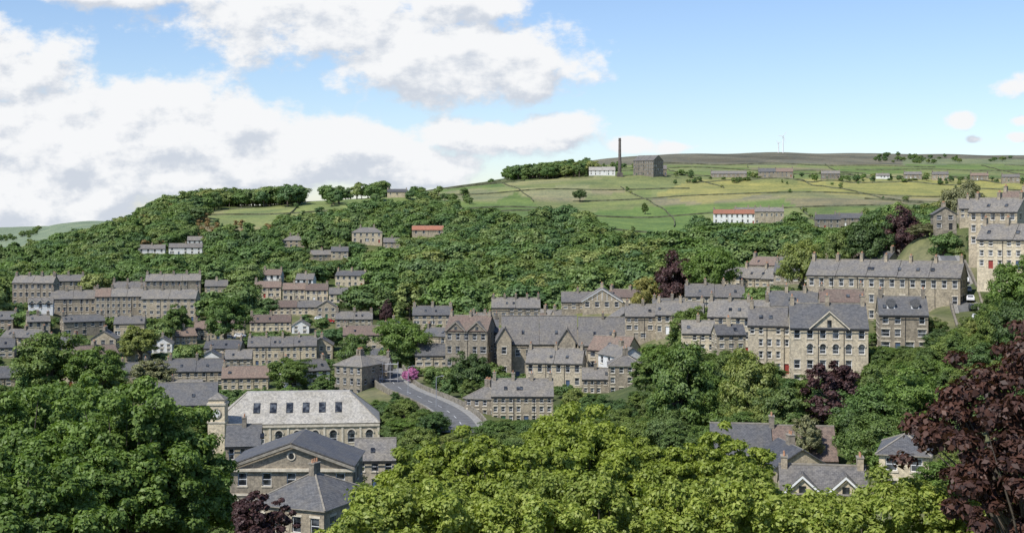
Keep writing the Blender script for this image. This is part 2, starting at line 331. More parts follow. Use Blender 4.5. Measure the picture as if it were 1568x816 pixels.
# land cover colour ------------------------------------------------
def inpoly(px,py,poly):
    px=np.asarray(px,float); py=np.asarray(py,float); r=np.zeros(px.shape,bool); n=len(poly)
    for i in range(n):
        x1,y1=poly[i]; x2,y2=poly[(i+1)%n]
        if y1==y2: continue
        c=((y1>py)!=(y2>py))&(px<(x2-x1)*(py-y1)/(y2-y1)+x1); r^=c
    return r
W_c=[(520,500),(520,440),(560,400),(640,384),(700,370),(760,362),(800,356),(850,352),(880,360),(930,382),(1000,392),(1060,388),(1150,384),(1240,386),(1250,412),(1130,440),(1000,470),(960,485),(780,505),(640,490)]
W_l=[(-200,520),(-200,430),(0,412),(60,398),(190,356),(240,326),(290,322),(330,344),(420,352),(520,348),(560,330),(640,332),(700,340),(790,345),(770,358),(690,366),(640,374),(560,388),(520,420),(500,455),(380,500),(0,520)]
W_crest=[(205,345),(225,300),(460,300),(460,316),(350,319),(260,335)]
W_top=[(730,278),(732,268),(900,262),(912,270),(820,276)]
W_r=[(1070,355),(1100,352),(1250,356),(1330,349),(1450,335),(1450,395),(1300,405),(1240,420),(1060,400)]
W_s=[(1010,640),(1150,600),(1330,605),(1420,600),(1420,690),(1340,700),(1200,690),(1060,680)]
PXg=np.repeat(pxs[None,:],len(dg),0)
def grid_i(x,y): return np.floor((x-25*np.sin(y/150))/105).astype(int), np.floor((y-30*np.sin(x/170))/80).astype(int)
ci,cj=grid_i(X,Y)
hsh=(np.abs(np.sin(ci*12.9898+cj*78.233)*43758.5453))%1.0
hs2=(np.abs(np.sin(ci*39.346+cj*11.135)*24634.63))%1.0
C=np.zeros(Z.shape+(3,))
C[:]=np.array([0.12,0.17,0.05])
fld=Y>800
g1=np.array([0.17,0.225,0.08]); g2=np.array([0.22,0.255,0.105]); g3=np.array([0.27,0.275,0.13]); g4=np.array([0.25,0.235,0.14]); g5=np.array([0.15,0.215,0.07])
h=hsh[...,None]; cf=np.where(h<0.26,g1,np.where(h<0.5,g2,np.where(h<0.66,g5,np.where(h<.84,g3,g4))))
C=np.where(fld[...,None],cf*(0.92+0.2*hs2[...,None]),C)
def paint(poly,c,mix=1.0):
    global C
    m=inpoly(PXg,PYg,poly)&(Y>500)
    C[m]=C[m]*(1-mix)+np.array(c)*mix
paint([(850,330),(1050,312),(1090,345),(1080,352),(940,375),(900,350)],(0.14,0.225,0.065),0.85)
paint([(1000,300),(1060,275),(1570,274),(1570,302),(1420,304),(1200,292),(1080,312)],(0.37,0.345,0.12),0.7)
paint([(790,290),(900,283),(910,300),(800,302)],(0.32,0.325,0.17),0.7)
paint([(650,300),(720,288),(790,296),(760,308),(680,306)],(0.29,0.285,0.16),0.7)
paint([(360,315),(520,308),(540,318),(470,340),(330,335)],(0.22,0.27,0.10),0.8)
paint([(900,300),(1000,290),(1000,310),(880,322)],(0.20,0.25,0.09),0.7)
moor=(PYg<252)&(Y>1600)&(PXg>880)
mn=(np.sin(X/60+np.sin(Y/90)*2)+np.sin(X/23+Y/41))*0.5
C[moor]=(np.array([0.165,0.16,0.115])*(1+0.3*mn[...,None]))[moor]
pm=moor&(PXg>1380)&(PYg>243); C[pm]=np.array([0.20,0.235,0.13])
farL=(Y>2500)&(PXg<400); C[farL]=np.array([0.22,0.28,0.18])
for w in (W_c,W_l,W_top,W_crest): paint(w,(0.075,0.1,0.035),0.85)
paint([(300,346),(430,350),(430,372),(300,374)],(0.28,0.24,0.15),0.75)
tn=np.sin(X/9+np.sin(Y/13)*2)*np.sin(Y/11+X/17)
town=(Y<620); C[town]=(C*0.6+np.array([0.04,0.035,0.025])+np.clip(tn,0,1)[...,None]*np.array([.10,.07,.06]))[town]
def meshnp(name,V,Fq,mats,mi=None,smooth=False):
    me=bpy.data.meshes.new(name); me.vertices.add(len(V)); me.vertices.foreach_set('co',np.ascontiguousarray(V,dtype=np.float32).ravel())
    k=Fq.shape[1]; me.loops.add(Fq.size); me.loops.foreach_set('vertex_index',Fq.astype(np.int32).ravel())
    me.polygons.add(len(Fq)); me.polygons.foreach_set('loop_start',np.arange(0,Fq.size,k,dtype=np.int32))
    if mi is not None: me.polygons.foreach_set('material_index',mi.astype(np.int32))
    for m in mats: me.materials.append(MATS[m])
    me.update(calc_edges=True)
    if smooth: me.shade_smooth()
    return me
m,nt,out=newmat('terrain')
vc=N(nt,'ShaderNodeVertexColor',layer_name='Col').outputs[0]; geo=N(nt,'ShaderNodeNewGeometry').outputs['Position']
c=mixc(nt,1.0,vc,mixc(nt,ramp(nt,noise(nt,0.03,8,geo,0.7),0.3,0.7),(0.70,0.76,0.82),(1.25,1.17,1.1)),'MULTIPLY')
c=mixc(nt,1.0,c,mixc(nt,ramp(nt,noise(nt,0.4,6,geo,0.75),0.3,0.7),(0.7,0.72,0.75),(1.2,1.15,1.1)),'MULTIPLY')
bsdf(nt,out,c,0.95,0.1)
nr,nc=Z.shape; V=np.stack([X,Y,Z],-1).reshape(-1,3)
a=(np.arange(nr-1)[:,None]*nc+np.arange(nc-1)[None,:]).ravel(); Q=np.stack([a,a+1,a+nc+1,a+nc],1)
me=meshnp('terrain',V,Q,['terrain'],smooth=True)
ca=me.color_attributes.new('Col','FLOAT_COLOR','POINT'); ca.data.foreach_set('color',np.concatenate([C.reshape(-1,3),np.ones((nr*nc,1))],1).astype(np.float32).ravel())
link(bpy.data.objects.new('terrain',me))
# ------------------------------------------------------------ mesh batch
class MB:
    def __init__(s): s.v=[];s.f=[];s.m=[];s.ml=[]
    def mi(s,n):
        if n not in s.ml: s.ml.append(n)
        return s.ml.index(n)
    def face(s,pts,mat):
        k=len(s.v); s.v+= [tuple(p) for p in pts]; s.f.append(tuple(range(k,k+len(pts)))); s.m.append(s.mi(mat))
    def box(s,x0,x1,y0,y1,z0,z1,mat):
        p=[(x0,y0,z0),(x1,y0,z0),(x1,y1,z0),(x0,y1,z0),(x0,y0,z1),(x1,y0,z1),(x1,y1,z1),(x0,y1,z1)]
        for f in ((0,3,2,1),(4,5,6,7),(0,1,5,4),(1,2,6,5),(2,3,7,6),(3,0,4,7)): s.face([p[i] for i in f],mat)
    def slab(s,pts,th,mat):
        n=(Vector(pts[1])-Vector(pts[0])).cross(Vector(pts[-1])-Vector(pts[0])).normalized()
        lo=[tuple(Vector(p)-n*th) for p in pts]; s.face(pts,mat); s.face(lo[::-1],mat)
        for i in range(len(pts)):
            j=(i+1)%len(pts); s.face([pts[i],lo[i],lo[j],pts[j]],mat)
    def tube(s,p0,p1,r0,r1,mat,n=8,cap=True):
        p0=Vector(p0);p1=Vector(p1);ax=(p1-p0).normalized(); t=ax.orthogonal().normalized(); b=ax.cross(t)
        R0=[p0+(t*math.cos(2*math.pi*i/n)+b*math.sin(2*math.pi*i/n))*r0 for i in range(n)]
        R1=[p1+(t*math.cos(2*math.pi*i/n)+b*math.sin(2*math.pi*i/n))*r1 for i in range(n)]
        for i in range(n):
            j=(i+1)%n; s.face([R0[i],R0[j],R1[j],R1[i]],mat)
        if cap: s.face(R1,mat); s.face(R0[::-1],mat)
    def obj(s,name,parent=None,mw=None):
        if not s.f: return None
        me=bpy.data.meshes.new(name); me.from_pydata(s.v,[],s.f)
        for n in s.ml: me.materials.append(MATS[n])
        me.polygons.foreach_set('material_index',s.m); me.update()
        uv=me.uv_layers.new(name='UVMap'); data=np.zeros((len(me.loops),2),np.float32)
        for p in me.polygons:
            n=p.normal
            if abs(n.z)>0.98: t=Vector((1,0,0)); b=Vector((0,1,0))
            else: t=Vector((0,0,1)).cross(n).normalized(); b=n.cross(t)
            for li in p.loop_indices:
                co=me.vertices[me.loops[li].vertex_index].co; data[li]=(co.dot(t),co.dot(b))
        uv.data.foreach_set('uv',data.ravel())
        o=link(bpy.data.objects.new(name,me))
        if parent: o.parent=parent
        if mw is not None: o.matrix_world=mw
        return o
def wall(Wl,Tr,G,o,dx,W,H,z0,ops,mat,trim,lint=True):
    dx=Vector(dx); o=Vector(o); n=dx.cross(Vector((0,0,1)))
    P=lambda x,z,dep=0: o+dx*x+Vector((0,0,z))-n*dep
    xs=sorted({0,W,*[v for q in ops for v in q[:2]]}); zs=sorted({-z0,H,*[v for q in ops for v in q[2:4]]})
    for i in range(len(xs)-1):
        for j in range(len(zs)-1):
            cx=(xs[i]+xs[i+1])/2; cz=(zs[j]+zs[j+1])/2
            hole=any(q[0]<cx<q[1] and q[2]<cz<q[3] for q in ops)
            if not hole:
                Wl.face([P(xs[i],zs[j]),P(xs[i+1],zs[j]),P(xs[i+1],zs[j+1]),P(xs[i],zs[j+1])],mat)
    for q in ops:
        a,b,c,d=q[:4]; kind=q[4] if len(q)>4 else 'win'; r=0.16
        for (p,s,t,u) in (((a,c),(a,d),0,0),((b,d),(b,c),0,0),((a,d),(b,d),0,0),((b,c),(a,c),0,0)):
            Wl.face([P(*p),P(*s),P(*s,r),P(*p,r)],mat)
        if kind=='door':
            G.face([P(a,c,r),P(b,c,r),P(b,d,r),P(a,d,r)],q[5])
        else:
            G.face([P(a,c,r),P(b,c,r),P(b,d,r),P(a,d,r)],'paint_white')
            fw=0.11; zm=(c+d)/2
            if b-a>1.9:
                k=int(round((b-a)/0.9)); st=(b-a)/k
            else: k=1; st=b-a
            for i in range(k):
                x0=a+i*st+fw; x1=a+(i+1)*st-fw
                G.face([P(x0,c+fw,r-.03),P(x1,c+fw,r-.03),P(x1,zm-fw/2,r-.03),P(x0,zm-fw/2,r-.03)],'glass_dark')
                G.face([P(x0,zm+fw/2,r-.03),P(x1,zm+fw/2,r-.03),P(x1,d-fw,r-.03),P(x0,d-fw,r-.03)],'glass_dark')
        if kind=='arch':
            K=8; R=(b-a)/2; cx=(a+b)/2
            pts=[(cx+R*math.cos(math.pi*i/K),d+R*math.sin(math.pi*i/K)) for i in range(K+1)]
            G.face([P(x,z,-.03) for x,z in pts],'glass_dark')
            for i in range(K):
                (x0,z0_),(x1,z1_)=pts[i],pts[i+1]; sc=1.0+0.28/R
                e=lambda x,z:(cx+(x-cx)*sc,d+(z-d)*sc)
                Tr.slab([P(x0,z0_,-.09),P(*e(x0,z0_),-.09),P(*e(x1,z1_),-.09),P(x1,z1_,-.09)][::-1],0.08,trim)
        if lint:
            for zz,h2,ex,pr in (((d,0.28,0.14,0.05),(c-0.18,0.18,0.12,0.1)) if kind=='win' else ((c-0.17,0.17,0.1,0.1),) if kind=='arch' else ((d,0.28,0.15,0.05),)):
                pts=[P(a-ex,zz,-pr),P(b+ex,zz,-pr),P(b+ex,zz+h2,-pr),P(a-ex,zz+h2,-pr)]; Tr.slab(pts,pr+0.01,trim)
def wins(W,H,st,bays,door=True,big=False,arched=False,hall=False,seed=0):
    ops=[]; r=random.Random(seed); sh=H/st; bw=W/bays
    w=min(1.3,bw*0.48); h=min(1.85,sh*0.58)
    if big: w=min(1.6,bw*.5); h=min(1.9,sh*.6)
    if hall: w=min(1.5,bw*.42); h=sh*0.42
    for s in range(st):
        for i in range(bays):
            cx=(i+.5)*bw; zb=s*sh+sh*0.28
            if s==0 and door and i%3==1 and not hall and H>4:
                ops.append((cx-.5,cx+.5,0.02,min(2.1,sh*.85),'door',r.choice(['paint_white','door_red','door_blue','door_green','gutter_black','trim_dark']))); continue
            if r.random()<0.09 and not hall: continue
            kd='arch' if (arched and (hall or s==st-2)) else 'win'
            ww=w
            if kd=='win' and bays<=5 and W>9 and r.random()<0.35 and s<st-1: ww=min(bw*.7,w*1.9)
            ops.append((cx-ww/2,cx+ww/2,zb,zb+h*(0.8 if kd=='arch' else 1),kd))
    return ops
def chimney(M,x,y,zb,zt,wx=1.0,wy=0.6,mat='stone_sooty',pots=3):
    M.box(x-wx/2,x+wx/2,y-wy/2,y+wy/2,zb,zt,mat); M.box(x-wx/2-.08,x+wx/2+.08,y-wy/2-.08,y+wy/2+.08,zt,zt+.14,'trim_dark')
    for i in range(pots):
        py=y-wy/2+wy*(i+.5)/pots; M.tube((x,py,zt+.14),(x,py,zt+.6),.12,.1,'pot_clay',6)
def building(name,cx,base,d,W,H,D,k,idx=0):
    st=k.get('st',2); bays=k.get('bays',3); mat=k.get('wall','stone_buff'); rm=k.get('roofm','slate'); roof=k.get('roof','gable')
    trim='trim_dark' if mat=='stone_sooty' else 'trim_stone'
    x=(cx-HX)/F*d; z=(HY-base)*d/F
    E=link(bpy.data.objects.new(name,None)); E.location=(x,d,z); E.rotation_euler=(0,0,math.radians(k.get('yaw',0))-math.atan2(x,d)*0.7)
    Wl,Tr,G,R,Ch=MB(),MB(),MB(),MB(),MB()
    big=k.get('bigwin'); gf=k.get('gf'); arch=k.get('arched'); hall=k.get('hall')
    h2=W/2
    fops=wins(W,H,st,bays,True,big,arch,hall,idx); sb=max(2,int(D/3.6)); 
    wall(Wl,Tr,G,(-h2,0,0),(1,0,0),W,H,5,fops,mat,trim)
    wall(Wl,Tr,G,(h2,0,0),(0,1,0),D,H,5,wins(D,H,st,sb,False,seed=idx+1),mat,trim)
    wall(Wl,Tr,G,(-h2,D,0),(0,-1,0),D,H,5,wins(D,H,st,sb,False,seed=idx+2),mat,trim)
    wall(Wl,Tr,G,(h2,D,0),(-1,0,0),W,H,5,wins(W,H,st,bays,False,seed=idx+3),mat,trim)
    ov=0.35; pit=k.get('pitch',0.62)
    r=random.Random(idx)
    if roof=='hip' or roof=='mansard':
        p2=pit if roof=='hip' else 0.95
        hr=min(W,D)/2*p2*(0.8 if roof=='mansard' else 1); ins=hr/p2
        a=[(-h2-ov,-ov,H),(h2+ov,-ov,H),(h2+ov,D+ov,H),(-h2-ov,D+ov,H)]
        ix=ins if roof=='mansard' else min(ins,W/2-.05); iy=ins if roof=='mansard' else D/2-.02
        b=[(-h2+ix,iy,H+hr),(h2-ix,iy,H+hr),(h2-ix,D-iy,H+hr),(-h2+ix,D-iy,H+hr)]
        for i in range(4):
            j=(i+1)%4; R.face([a[i],a[j],b[j],b[i]],rm)
        R.face(b,rm); R.face([(p[0],p[1],H-.12) for p in a][::-1],'gutter_black')
        for i in range(4):
            j=(i+1)%4; R.face([(a[i][0],a[i][1],H-.12),(a[j][0],a[j][1],H-.12),a[j],a[i]],'trim_dark')
        for i in range(4): R.tube(a[i],b[i],.12,.12,'trim_dark',5)
        ry=D/2; rz=H+hr; rx=max(h2-ix,.3)
        if hall:
            for i in range(6):
                fx=-h2+ix*1.1+ (W-2*ix*1.1)*(i+.5)/6; t0,t1=0.34,0.66
                y0=-ov+(iy+ov)*t0;y1=-ov+(iy+ov)*t1;q0=H+hr*t0;q1=H+hr*t1; nn=Vector((0,-hr,iy+ov)).normalized()*.10
                G.slab([(fx-.7,y0+nn.y,q0+nn.z),(fx+.7,y0+nn.y,q0+nn.z),(fx+.7,y1+nn.y,q1+nn.z),(fx-.7,y1+nn.y,q1+nn.z)],.12,'gutter_black')
                nn*=1.3
                G.face([(fx-.64,y0+.05+nn.y,q0+.04+nn.z),(fx+.64,y0+.05+nn.y,q0+.04+nn.z),(fx+.64,y1-.05+nn.y,q1-.04+nn.z),(fx-.64,y1-.05+nn.y,q1-.04+nn.z)],'glass_dark')
            Tr.box(-h2-.25,h2+.25,-.3,-.004,H-.75,H-.25,'trim_stone'); Tr.box(-h2-.12,h2+.12,-.12,-.004,0.9,1.15,'trim_stone')
            for i in range(10):
                xx=-h2+W*i/9; Tr.box(xx-.22,xx+.22,-.14,-.006,1.16,H-.76,'trim_stone')
    elif gf:
        hr=W/2*pit; y0=-ov; y1=D+ov; e=ov*pit
        R.slab([(-h2-ov,y0,H-e),(0,y0,H+hr),(0,y1,H+hr),(-h2-ov,y1,H-e)][::-1],.16,rm)
        R.slab([(h2+ov,y1,H-e),(0,y1,H+hr),(0,y0,H+hr),(h2+ov,y0,H-e)][::-1],.16,rm)
        for yy in (0,D): Wl.face([(-h2,yy,H),(h2,yy,H),(0,yy,H+hr-.05)] if yy==0 else [(h2,yy,H),(-h2,yy,H),(0,yy,H+hr-.05)],mat)
        R.box(-.12,.12,y0,y1,H+hr-.05,H+hr+.12,'trim_dark')
        if k.get('white_barge') or k.get('pediment'):
            bm='paint_white' if k.get('white_barge') else 'trim_dark'; bt=.35 if k.get('white_barge') else .45
            for s in (-1,1): Tr.slab([(s*(h2+ov),-ov-.06,H-e-bt),(0,-ov-.06,H+hr-bt),(0,-ov-.06,H+hr-.1),(s*(h2+ov),-ov-.06,H-e-.1)][::s],.3 if k.get('pediment') else .08,bm)
            if k.get('pediment'):
                Tr.box(-h2-.4,h2+.4,-.45,-.004,H-.85,H-.45,'trim_stone')
                Tr.box(-h2-.1,h2+.1,-.15,-.004,H*0.47,H*0.47+.3,'trim_stone')
                Tr.tube((0,-.02,H+hr*.42),(0,-.14,H+hr*.42),.62,.62,'trim_stone',16); G.tube((0,-.15,H+hr*.42),(0,-.17,H+hr*.42),.42,.42,'glass_dark',16)
            else:
                for i in range(-3,4): Tr.box(i*h2/4-.06,i*h2/4+.06,-.09,-.005,H,H+hr*(1-abs(i)/4)-.3,'paint_white')
        ry=None; rz=H+hr
    else:
        hr=D/2*pit; e=ov*pit; x0=-h2-.15; x1=h2+.15
        # uneven house heights along a row: split the roof into party-wall bays
        nseg=max(1,int(bays/3)) if (not k.get('gables') and W>14) else 1
        for sgi in range(nseg):
            a0=x0+(x1-x0)*sgi/nseg; a1=x0+(x1-x0)*(sgi+1)/nseg-(.10 if sgi<nseg-1 else 0); dz=r.uniform(-.12,.12) if nseg>1 else 0
            mm=rm if r.random()<.82 or rm=='slate_pale' else r.choice(['slate','slate_dark','tile_brown'])
            R.slab([(a0,-ov,H-e+dz+.13),(a1,-ov,H-e+dz+.13),(a1,D/2,H+hr+dz+.13),(a0,D/2,H+hr+dz+.13)],.3,mm)
            R.slab([(a1,D+ov,H-e+dz+.13),(a0,D+ov,H-e+dz+.13),(a0,D/2,H+hr+dz+.13),(a1,D/2,H+hr+dz+.13)],.3,mm)
            R.box(a0,a1,D/2-.14,D/2+.14,H+hr+dz+.08,H+hr+.25+dz,'trim_dark')
        Wl.face([(-h2,D,H),(-h2,0,H),(-h2,D/2,H+hr-.05)],mat); Wl.face([(h2,0,H),(h2,D,H),(h2,D/2,H+hr-.05)],mat)
        Tr.box(x0,x1,-ov-.12,-ov-.005,H-e-.26,H-e-.12,'gutter_black')
        for i in range(1,int(bays/3)+1):
            xx=-h2+W*i/(int(bays/3)+1)+.3; Tr.box(xx-.05,xx+.05,-.13,-.03,0,H-e,'gutter_black')
        ry=D/2; rz=H+hr; rx=h2-.5
        ng=k.get('gables',0)
        for g in range(ng):
            gx=-h2+W*(g+.5)/ng if ng>1 else 0; gw=min(W*(0.42/ng if ng>1 else .27),3.4); gh=gw*.85; 
            if gh>hr-.2: gh=hr-.2
            yb=-.35
            Wl.face([(gx-gw,yb+.3-.01,H-.2),(gx+gw,yb+.3-.01,H-.2),(gx,yb+.3-.01,H+gh)],mat)
            yr=D/2*(gh/hr)
            R.slab([(gx-gw-.25,yb,H-.1),(gx,yb,H+gh+.32),(gx,yr,H+gh+.32),(gx-gw-.25,0.1,H-.1)][::-1],.14,rm)
            R.slab([(gx+gw+.25,0.1,H-.1),(gx,yr,H+gh+.32),(gx,yb,H+gh+.32),(gx+gw+.25,yb,H-.1)][::-1],.14,rm)
            for s in (-1,1): Tr.slab([(gx+s*(gw+.3),yb-.03,H-.35),(gx,yb-.03,H+gh+.05),(gx,yb-.03,H+gh+.34),(gx+s*(gw+.3),yb-.03,H-.05)][::s],.08,'paint_white' if k.get('bigwin') else trim)
            G.face([(gx-.4,yb+.26,H+.1),(gx+.4,yb+.26,H+.1),(gx+.4,yb+.26,H+gh*.5),(gx-.4,yb+.26,H+gh*.5)],'glass_dark')
        for g in range(k.get('dormers',0)):
            gx=-h2+W*(g+.5)/k['dormers']; t=.3; yy=D/2*t; zz=H+hr*t
            Wl.box(gx-.8,gx+.8,yy,yy+2.2,zz-.3,zz+1.3,'render_white'); R.tube((gx,yy-.2,zz+1.3),(gx,yy+2.4,zz+1.3),.95,.95,'slate_dark',12)
            G.box(gx-.5,gx+.5,yy-.03,yy-.004,zz+.2,zz+1.15,'glass_dark')
        for i in range(int(bays*0.4)):
            if d>560 or k.get('gables'): break
            sx=-h2+W*r.random()*.9+.5; t=.35; nn=Vector((0,-pit,1)).normalized()*.2
            yy=-ov+(D/2+ov)*t; y2=yy+.9
            zf=lambda q:H-e+.13+(q+ov)*pit
            R.slab([(sx,yy+nn.y,zf(yy)+nn.z),(sx+.7,yy+nn.y,zf(yy)+nn.z),(sx+.7,y2+nn.y,zf(y2)+nn.z),(sx,y2+nn.y,zf(y2)+nn.z)],.3,'glass_dark')
    nch=k.get('chim',0)
    for i in range(nch):
        if ry is not None:
            xx=0 if nch==1 else -rx+2*rx*i/(nch-1); chimney(Ch,xx,ry,rz-.9,rz+1.25+r.uniform(-.25,.3),.7 if d<500 else 1.0,1.5,mat='stone_sooty' if mat in('stone_sooty','stone_mid') else 'stone_mid',pots=3)
        else: chimney(Ch,0,1.2+(D-2.4)*(i+.5)/nch,rz-1,rz+1.2,.8,1.4,'stone_mid',2)
    for M,n in ((Wl,'walls'),(Tr,'stone_trim'),(G,'windows_and_doors'),(R,'roof'),(Ch,'chimneys')): M.obj(n,E)
    return E
for i,b in enumerate(BL): building(*b[:4],b[4],b[5],b[6],b[7],i*17)
building('stone_church_hall',826,580,382,116*382/F,54*382/F,14,dict(st=2,bays=7,wall='stone_mid',pitch=1.0,chim=0,gables=0,yaw=0),901)
building('stone_church_wing',868,580,377,26*378/F,56*378/F,12,dict(st=2,bays=2,wall='stone_mid',gf=True,pitch=1.5,chim=0),902)
building('stone_church_wing',924,578,380,76*378/F,50*378/F,14,dict(st=2,bays=5,wall='stone_mid',pitch=1.0,chim=1),903)
building('stone_church_wing',772,580,378,22*378/F,60*378/F,16,dict(st=2,bays=1,wall='stone_mid',gf=True,pitch=1.6,chim=0),904)
def at(px,d,py=None):
    x=(px-HX)/F*d; return Vector((x,d,gz(x,d) if py is None else (HY-py)*d/F))
E=link(bpy.data.objects.new('clock_tower',None)); E.location=at(331,284,690)
M=MB(); M.box(-1.7,1.7,0,3.4,-4,9.2,'stone_cream'); M.box(-1.9,1.9,-.2,3.6,9.2,9.6,'trim_stone'); M.box(-1.6,1.6,.1,3.3,9.6,10.3,'stone_cream'); M.box(-1.85,1.85,-.15,3.55,5.6,5.9,'trim_stone')
M.obj('tower_walls',E); M=MB()
M.face([(-1.8,-.1,10.3),(1.8,-.1,10.3),(0,1.7,11.6)],'slate'); M.face([(1.8,-.1,10.3),(1.8,3.5,10.3),(0,1.7,11.6)],'slate'); M.face([(1.8,3.5,10.3),(-1.8,3.5,10.3),(0,1.7,11.6)],'slate'); M.face([(-1.8,3.5,10.3),(-1.8,-.1,10.3),(0,1.7,11.6)],'slate'); M.obj('roof',E)
M=MB(); M.tube((0,-.004,7.5),(0,-.16,7.5),1.05,1.05,'trim_dark',20); M.tube((0,-.165,7.5),(0,-.19,7.5),.8,.8,'render_white',20)
M.box(-.05,.05,-.23,-.2,7.5,8.15,'gutter_black'); M.box(0,.5,-.235,-.205,7.46,7.54,'gutter_black'); M.obj('clock_face',E)
M=MB(); M.tube((0,0,-5),(0,0,36),2.0,1.3,'stack_stone',14); M.tube((0,0,36),(0,0,36.6),1.55,1.65,'stack_stone',14); M.tube((0,0,36.6),(0,0,39),1.35,1.35,'stack_stone',14)
M.box(-3,3,-3,3,-5,2.5,'stack_stone'); o=M.obj('mill_chimney'); o.location=at(949,1495,268)
def turbine(px,d,h,a0):
    E=link(bpy.data.objects.new('wind_turbine',None)); E.location=at(px,d)
    M=MB(); M.tube((0,0,-2),(0,0,h),1.1,.7,'turbine_white',10); M.obj('tower',E)
    M=MB(); M.tube((0,-2,h+.5),(0,3,h+.5),1.0,.8,'turbine_white',8); M.obj('nacelle',E)
    M=MB()
    for i in range(3):
        a=a0+i*2*math.pi/3; c,s=math.cos(a),math.sin(a); L=h*.42
        M.slab([(-s*.7,-2.2,h+.5+c*.7),(c*L*.3-s*.8,-2.2,h+.5+s*L*.3+c*.8),(c*L,-2.2,h+.5+s*L),(c*L*.3+s*.4,-2.2,h+.5+s*L*.3-c*.4)],.3,'turbine_white')
    M.obj('rotor',E)
turbine(1199,2280,26,0.9); turbine(1192,2290,15,0.3)
def strip(name,q,w,mat,off,dz,th=0):
    pts=[Vector(((a[0]-HX)/F*a[1],a[1],(HY-a[2])*a[1]/F)) for a in q]
    L=[];Rr=[]
    for i,p in enumerate(pts):
        t=(pts[min(i+1,len(pts)-1)]-pts[max(i-1,0)]); t.z=0; t.normalize(); n=Vector((t.y,-t.x,0))
        L.append(p+n*(off-w/2)+Vector((0,0,dz))); Rr.append(p+n*(off+w/2)+Vector((0,0,dz)))
    return L,Rr
def stripobj(name,q,w,mat,off,dz,par,skip=None,down=0):
    L,Rr=strip(name,q,w,mat,off,dz); M=MB()
    for i in range(len(L)-1):
        if skip and not skip(i): continue
        M.face([L[i],Rr[i],Rr[i+1],L[i+1]],mat)
        if down:
            d=Vector((0,0,down)); M.face([Rr[i],Rr[i]-d,Rr[i+1]-d,Rr[i+1]],mat); M.face([L[i]-d,L[i],L[i+1],L[i+1]-d],mat)
    M.obj(name,par)
for nme,q in DR.items():
    E=link(bpy.data.objects.new(nme,None)); w=6.0 if nme=='road' else 4.0; pv=1.5 if nme=='road' else .9
    stripobj('carriageway',q,w,'asphalt',0,.25,E)
    for s in (-1,1):
        stripobj('kerb',q,.16,'kerb',s*(w/2+.08),.38,E,down=.3); stripobj('pavement',q,pv,'pavement',s*(w/2+.17+pv/2),.376,E,down=.8)
    if nme=='road':
        stripobj('centre_marking',q,.11,'paint_white',0,.256,E,skip=lambda i:i%5<2)
    for s in (-1,1):
        L,Rr=strip('w',q,.45,'drystone',s*(w/2+pv+.5),1.35); M=MB(); dd=Vector((0,0,2.6))
        for i in range(4 if s>0 else 0,len(L)-6):
            M.face([L[i],Rr[i],Rr[i+1],L[i+1]],'drystone'); M.face([Rr[i],Rr[i]-dd,Rr[i+1]-dd,Rr[i+1]],'drystone'); M.face([L[i]-dd,L[i],L[i+1],L[i+1]-dd],'drystone')
        M.obj('roadside_stone_wall')
M=MB()
def fwall(pts,h=1.25,w=.5):
    for a,b in zip(pts[:-1],pts[1:]):
        t=(b-a); t.z=0
        if t.length<.1: continue
        t.normalize(); n=Vector((t.y,-t.x,0))*w/2; u=Vector((0,0,h)); dn=Vector((0,0,-.6))
        M.face([a-n+u,a+n+u,b+n+u,b-n+u],'fieldwall'); M.face([a-n+dn,b-n+dn,b-n+u,a-n+u][::-1],'fieldwall'); M.face([b+n+dn,a+n+dn,a+n+u,b+n+u][::-1],'fieldwall')
hedgepts=[]
def infield(p):
    px=HX+F*p.x/p.y; py=HY-F*p.z/p.y
    if not(-50<px<1650 and 900<p.y<1900): return False
    return not any(inpoly(px,py,w) for w in (W_c,W_l,W_top,W_crest,W_r))
for fam in (0,1):
    for kk in range(-14,30):
        run=[]
        for s in range(0,230):
            if fam==0: y=900+s*7.; x=105*kk+25*math.sin(y/150)
            else: x=-700+s*7.; y=80*kk+30*math.sin(x/170)
            if y<900 or y>2300: ok=False
            else:
                p=Vector((x,y,gz(x,y))); ok=infield(p) and (math.sin(kk*3.7+int(s/18)*5.1+fam)>-.35)
            if ok:
                run.append(p)
                if random.random()<.03 and y<1700: hedgepts.append((x,y))
            if (not ok or s==229) and run:
                if len(run)>1: fwall(run)
                run=[]
M.obj('dry_stone_field_walls')
# ------------------------------------------------------------ foliage
def leaves(blobs,n,size,r,inner=0.12,up=0.25,flat=0.8,centre=None,rnd=.6,asp=.36):
    blobs=np.asarray(blobs,float); wts=blobs[:,3]**2; wts/=wts.sum()
    bi=r.choice(len(blobs),n,p=wts)
    v=r.normal(size=(n,3)); v/=np.linalg.norm(v,axis=1)[:,None]
    fl=(v[:,2]<-.35)&(r.random(n)<.7); v[fl,2]*=-1
    rad=blobs[bi,3]*np.where(r.random(n)<inner,r.random(n)*.8,0.72+0.5*r.random(n)**1.4)
    rad=rad*(1+0.25*np.sin(v[:,0]*7+bi)*np.sin(v[:,1]*6+bi*2))
    c=blobs[bi,:3]+v*rad[:,None]*np.array([1,1,flat])
    vn=v
    if centre is not None:
        cv=c-np.asarray(centre)[None,:]; cv/=np.linalg.norm(cv,axis=1)[:,None]+1e-6; vn=v*.65+cv*.6
    nn=vn+r.normal(size=(n,3))*rnd+np.array([0,0,up]); nn/=np.linalg.norm(nn,axis=1)[:,None]
    t=np.cross(nn,r.normal(size=(n,3))); t/=np.linalg.norm(t,axis=1)[:,None]; b=np.cross(nn,t)
    s=size*(.6+.8*r.random(n))[:,None]
    dr=nn*s*.18
    V=np.stack([c-t*s*.62,c-b*s*asp+dr,c+t*s*.62,c+b*s*asp+dr],1).reshape(-1,3)
    return V
